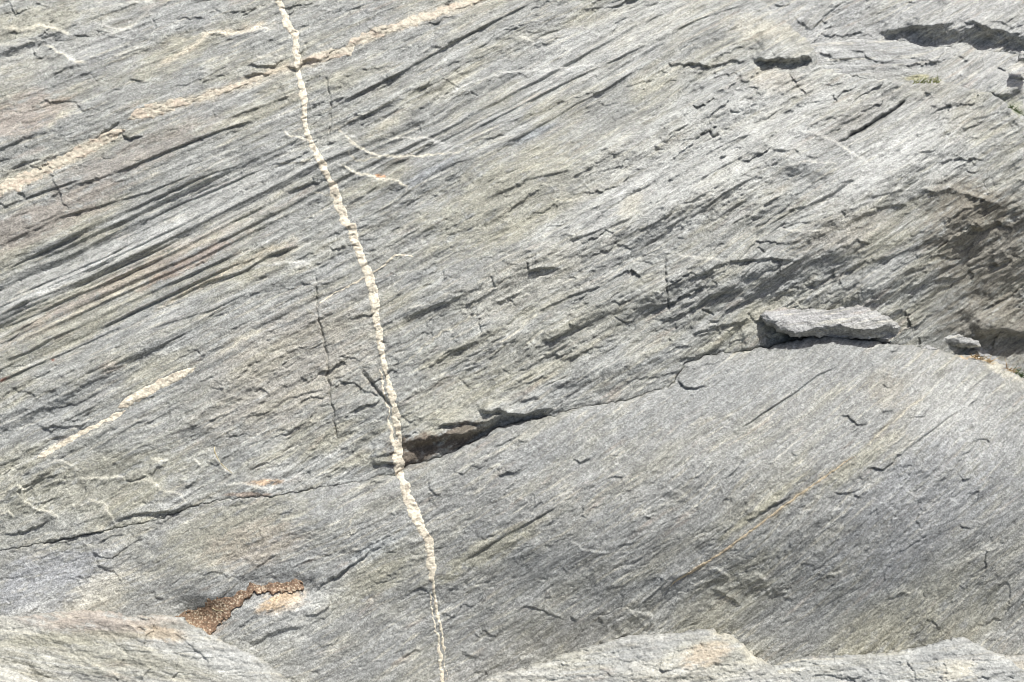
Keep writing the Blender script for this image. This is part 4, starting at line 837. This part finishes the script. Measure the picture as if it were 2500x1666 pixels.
def pt(x, y, h):
    return to_world(local_points(np.array([float(x)]), np.array([float(y)]), np.array([float(h)])))[0]
def tuft(x0, x1, y0, y1, h, n, ln, mat, label, seed, lean=0.0):
    rnd = random.Random(seed)
    cx, cy = (x0+x1)/2, (y0+y1)/2
    O = pt(cx, cy, h)
    V = []; F = []
    for i in range(n):
        u = rnd.random()
        p = pt(x0+(x1-x0)*u, y0+(y1-y0)*u+rnd.uniform(-2, 2), h)-O
        a = rnd.uniform(-1.0, 1.0)+lean
        L_ = ln*rnd.uniform(0.5, 1.15)
        d = AX*math.sin(a) + AV*math.cos(a)*rnd.uniform(0.3, 1.0) + AN*rnd.uniform(0.3, 0.9)
        d = d/np.linalg.norm(d)
        side = np.cross(d, AN); side /= np.linalg.norm(side)
        w = rnd.uniform(0.0012, 0.0022)
        sag = rnd.uniform(0.1, 0.6)
        for k in range(5):
            q = k/4.0
            c = p + d*L_*q - np.array([0, 0, 1])*L_*sag*q*q
            ww = w*(1-q*0.92)
            V += [tuple(c-side*ww), tuple(c+AN*ww*0.6), tuple(c+side*ww)]
            if k:
                b = len(V)-6
                F += [(b, b+1, b+4, b+3), (b+1, b+2, b+5, b+4)]
    me = bpy.data.meshes.new('grass_tuft'); me.from_pydata(V, [], F); me.materials.append(mat)
    o = bpy.data.objects.new('grass_tuft', me); COL.objects.link(o); o.location = Vector(O)
    return tag(o, label, 'grass tuft')
tuft(2228, 2295, 204, 202, 0.005, 46, 0.045, M_GREEN, 'small bright green grass tuft in the crack behind the upper slab', 3)
tuft(2372, 2420, 872, 886, host(2390, 880)+0.0, 40, 0.038, M_DRY, 'dry brown grass tuft on the crest of the lower slab by the gully', 4)
tuft(2458, 2475, 900, 910, host(2465, 905), 18, 0.045, M_DRY, 'thin dry grass wisps right of the brown tuft, near the right edge', 5, 0.3)
tuft(2470, 2530, 905, 945, host(2500, 925), 60, 0.05, M_DKGREEN, 'dark green grass tuft in the gully at the right edge', 6)
tuft(2462, 2505, 262, 285, 0.0, 40, 0.03, M_DKGREEN, 'dark green grass tuft in shade below the rocks at the upper right edge', 7)
def stalk(name, pts, r, mat, label, cat, lift=0.004):
    P = [pt(x, y, host(x, y)+lift) for (x, y) in pts]
    O = P[0]; V = []; F = []
    for i, p in enumerate(P):
        t = P[min(i+1, len(P)-1)]-P[max(i-1, 0)]; t = t/np.linalg.norm(t)
        a = np.cross(t, AN); a /= np.linalg.norm(a); b = np.cross(t, a)
        rr = r*(1-0.6*i/len(P))
        for k in range(6):
            th = k*math.pi/3
            V.append(tuple(p-O+a*rr*math.cos(th)+b*rr*math.sin(th)))
        if i:
            for k in range(6):
                F.append(((i-1)*6+k, (i-1)*6+(k+1) % 6, i*6+(k+1) % 6, i*6+k))
    F.append(tuple(range(5, -1, -1))); F.append(tuple((len(P)-1)*6+k for k in range(6)))
    me = bpy.data.meshes.new(name); me.from_pydata(V, [], F); me.materials.append(mat)
    for pl in me.polygons: pl.use_smooth = True
    o = bpy.data.objects.new(name, me); COL.objects.link(o); o.location = Vector(O)
    return tag(o, label, cat)
stalk('dry_stalk', T('g', 1440,-12, 1442,20, 1455,50, 1480,95, 1515,130, 1560,165), 0.0022, M_TWIG, 'thin curved dry grass stalk lying above the left part of the long crack', 'stalk')
stalk('dry_stalk', T('g', 1425,1070, 1450,1085, 1480,1084, 1500,1092), 0.0018, M_TWIG, 'short pale stalk lying on the brown sand', 'stalk', 0.012)

# ------------------------------------------------------------------ GROUND under and around the outcrop
def build_ground():
    n = 161
    a = np.linspace(-1, 1, n); g = np.sign(a)*(np.abs(a)*6+np.abs(a)**4*394)
    Xg, Yg = np.meshgrid(g, g)
    s = AV[2]/AV[1]
    z = ORG[2] + s*Yg - 0.75
    top = ORG[2]+s*3.2-0.75; bot = ORG[2]-s*2.2-0.75
    z = np.clip(z, bot, top) + 0.05*gn(Xg*0.8, Yg*0.8, 3)*(np.abs(Yg) < 30)
    V = np.stack([Xg, Yg, z], -1).reshape(-1, 3)
    idx = np.arange(n*n).reshape(n, n)
    F = np.stack([idx[:-1, :-1], idx[:-1, 1:], idx[1:, 1:], idx[1:, :-1]], -1).reshape(-1, 4)
    me = bpy.data.meshes.new('ground'); me.from_pydata(V.tolist(), [], F.tolist())
    m = simple_mat('rocky_ground', (0.13, 0.13, 0.10), (0.28, 0.27, 0.24), 0.9); me.materials.append(m)
    for pl in me.polygons: pl.use_smooth = True
    o = bpy.data.objects.new('ground', me); COL.objects.link(o)
    tag(o, 'rocky ground below and behind the outcrop', 'ground', kind='structure')
build_ground()
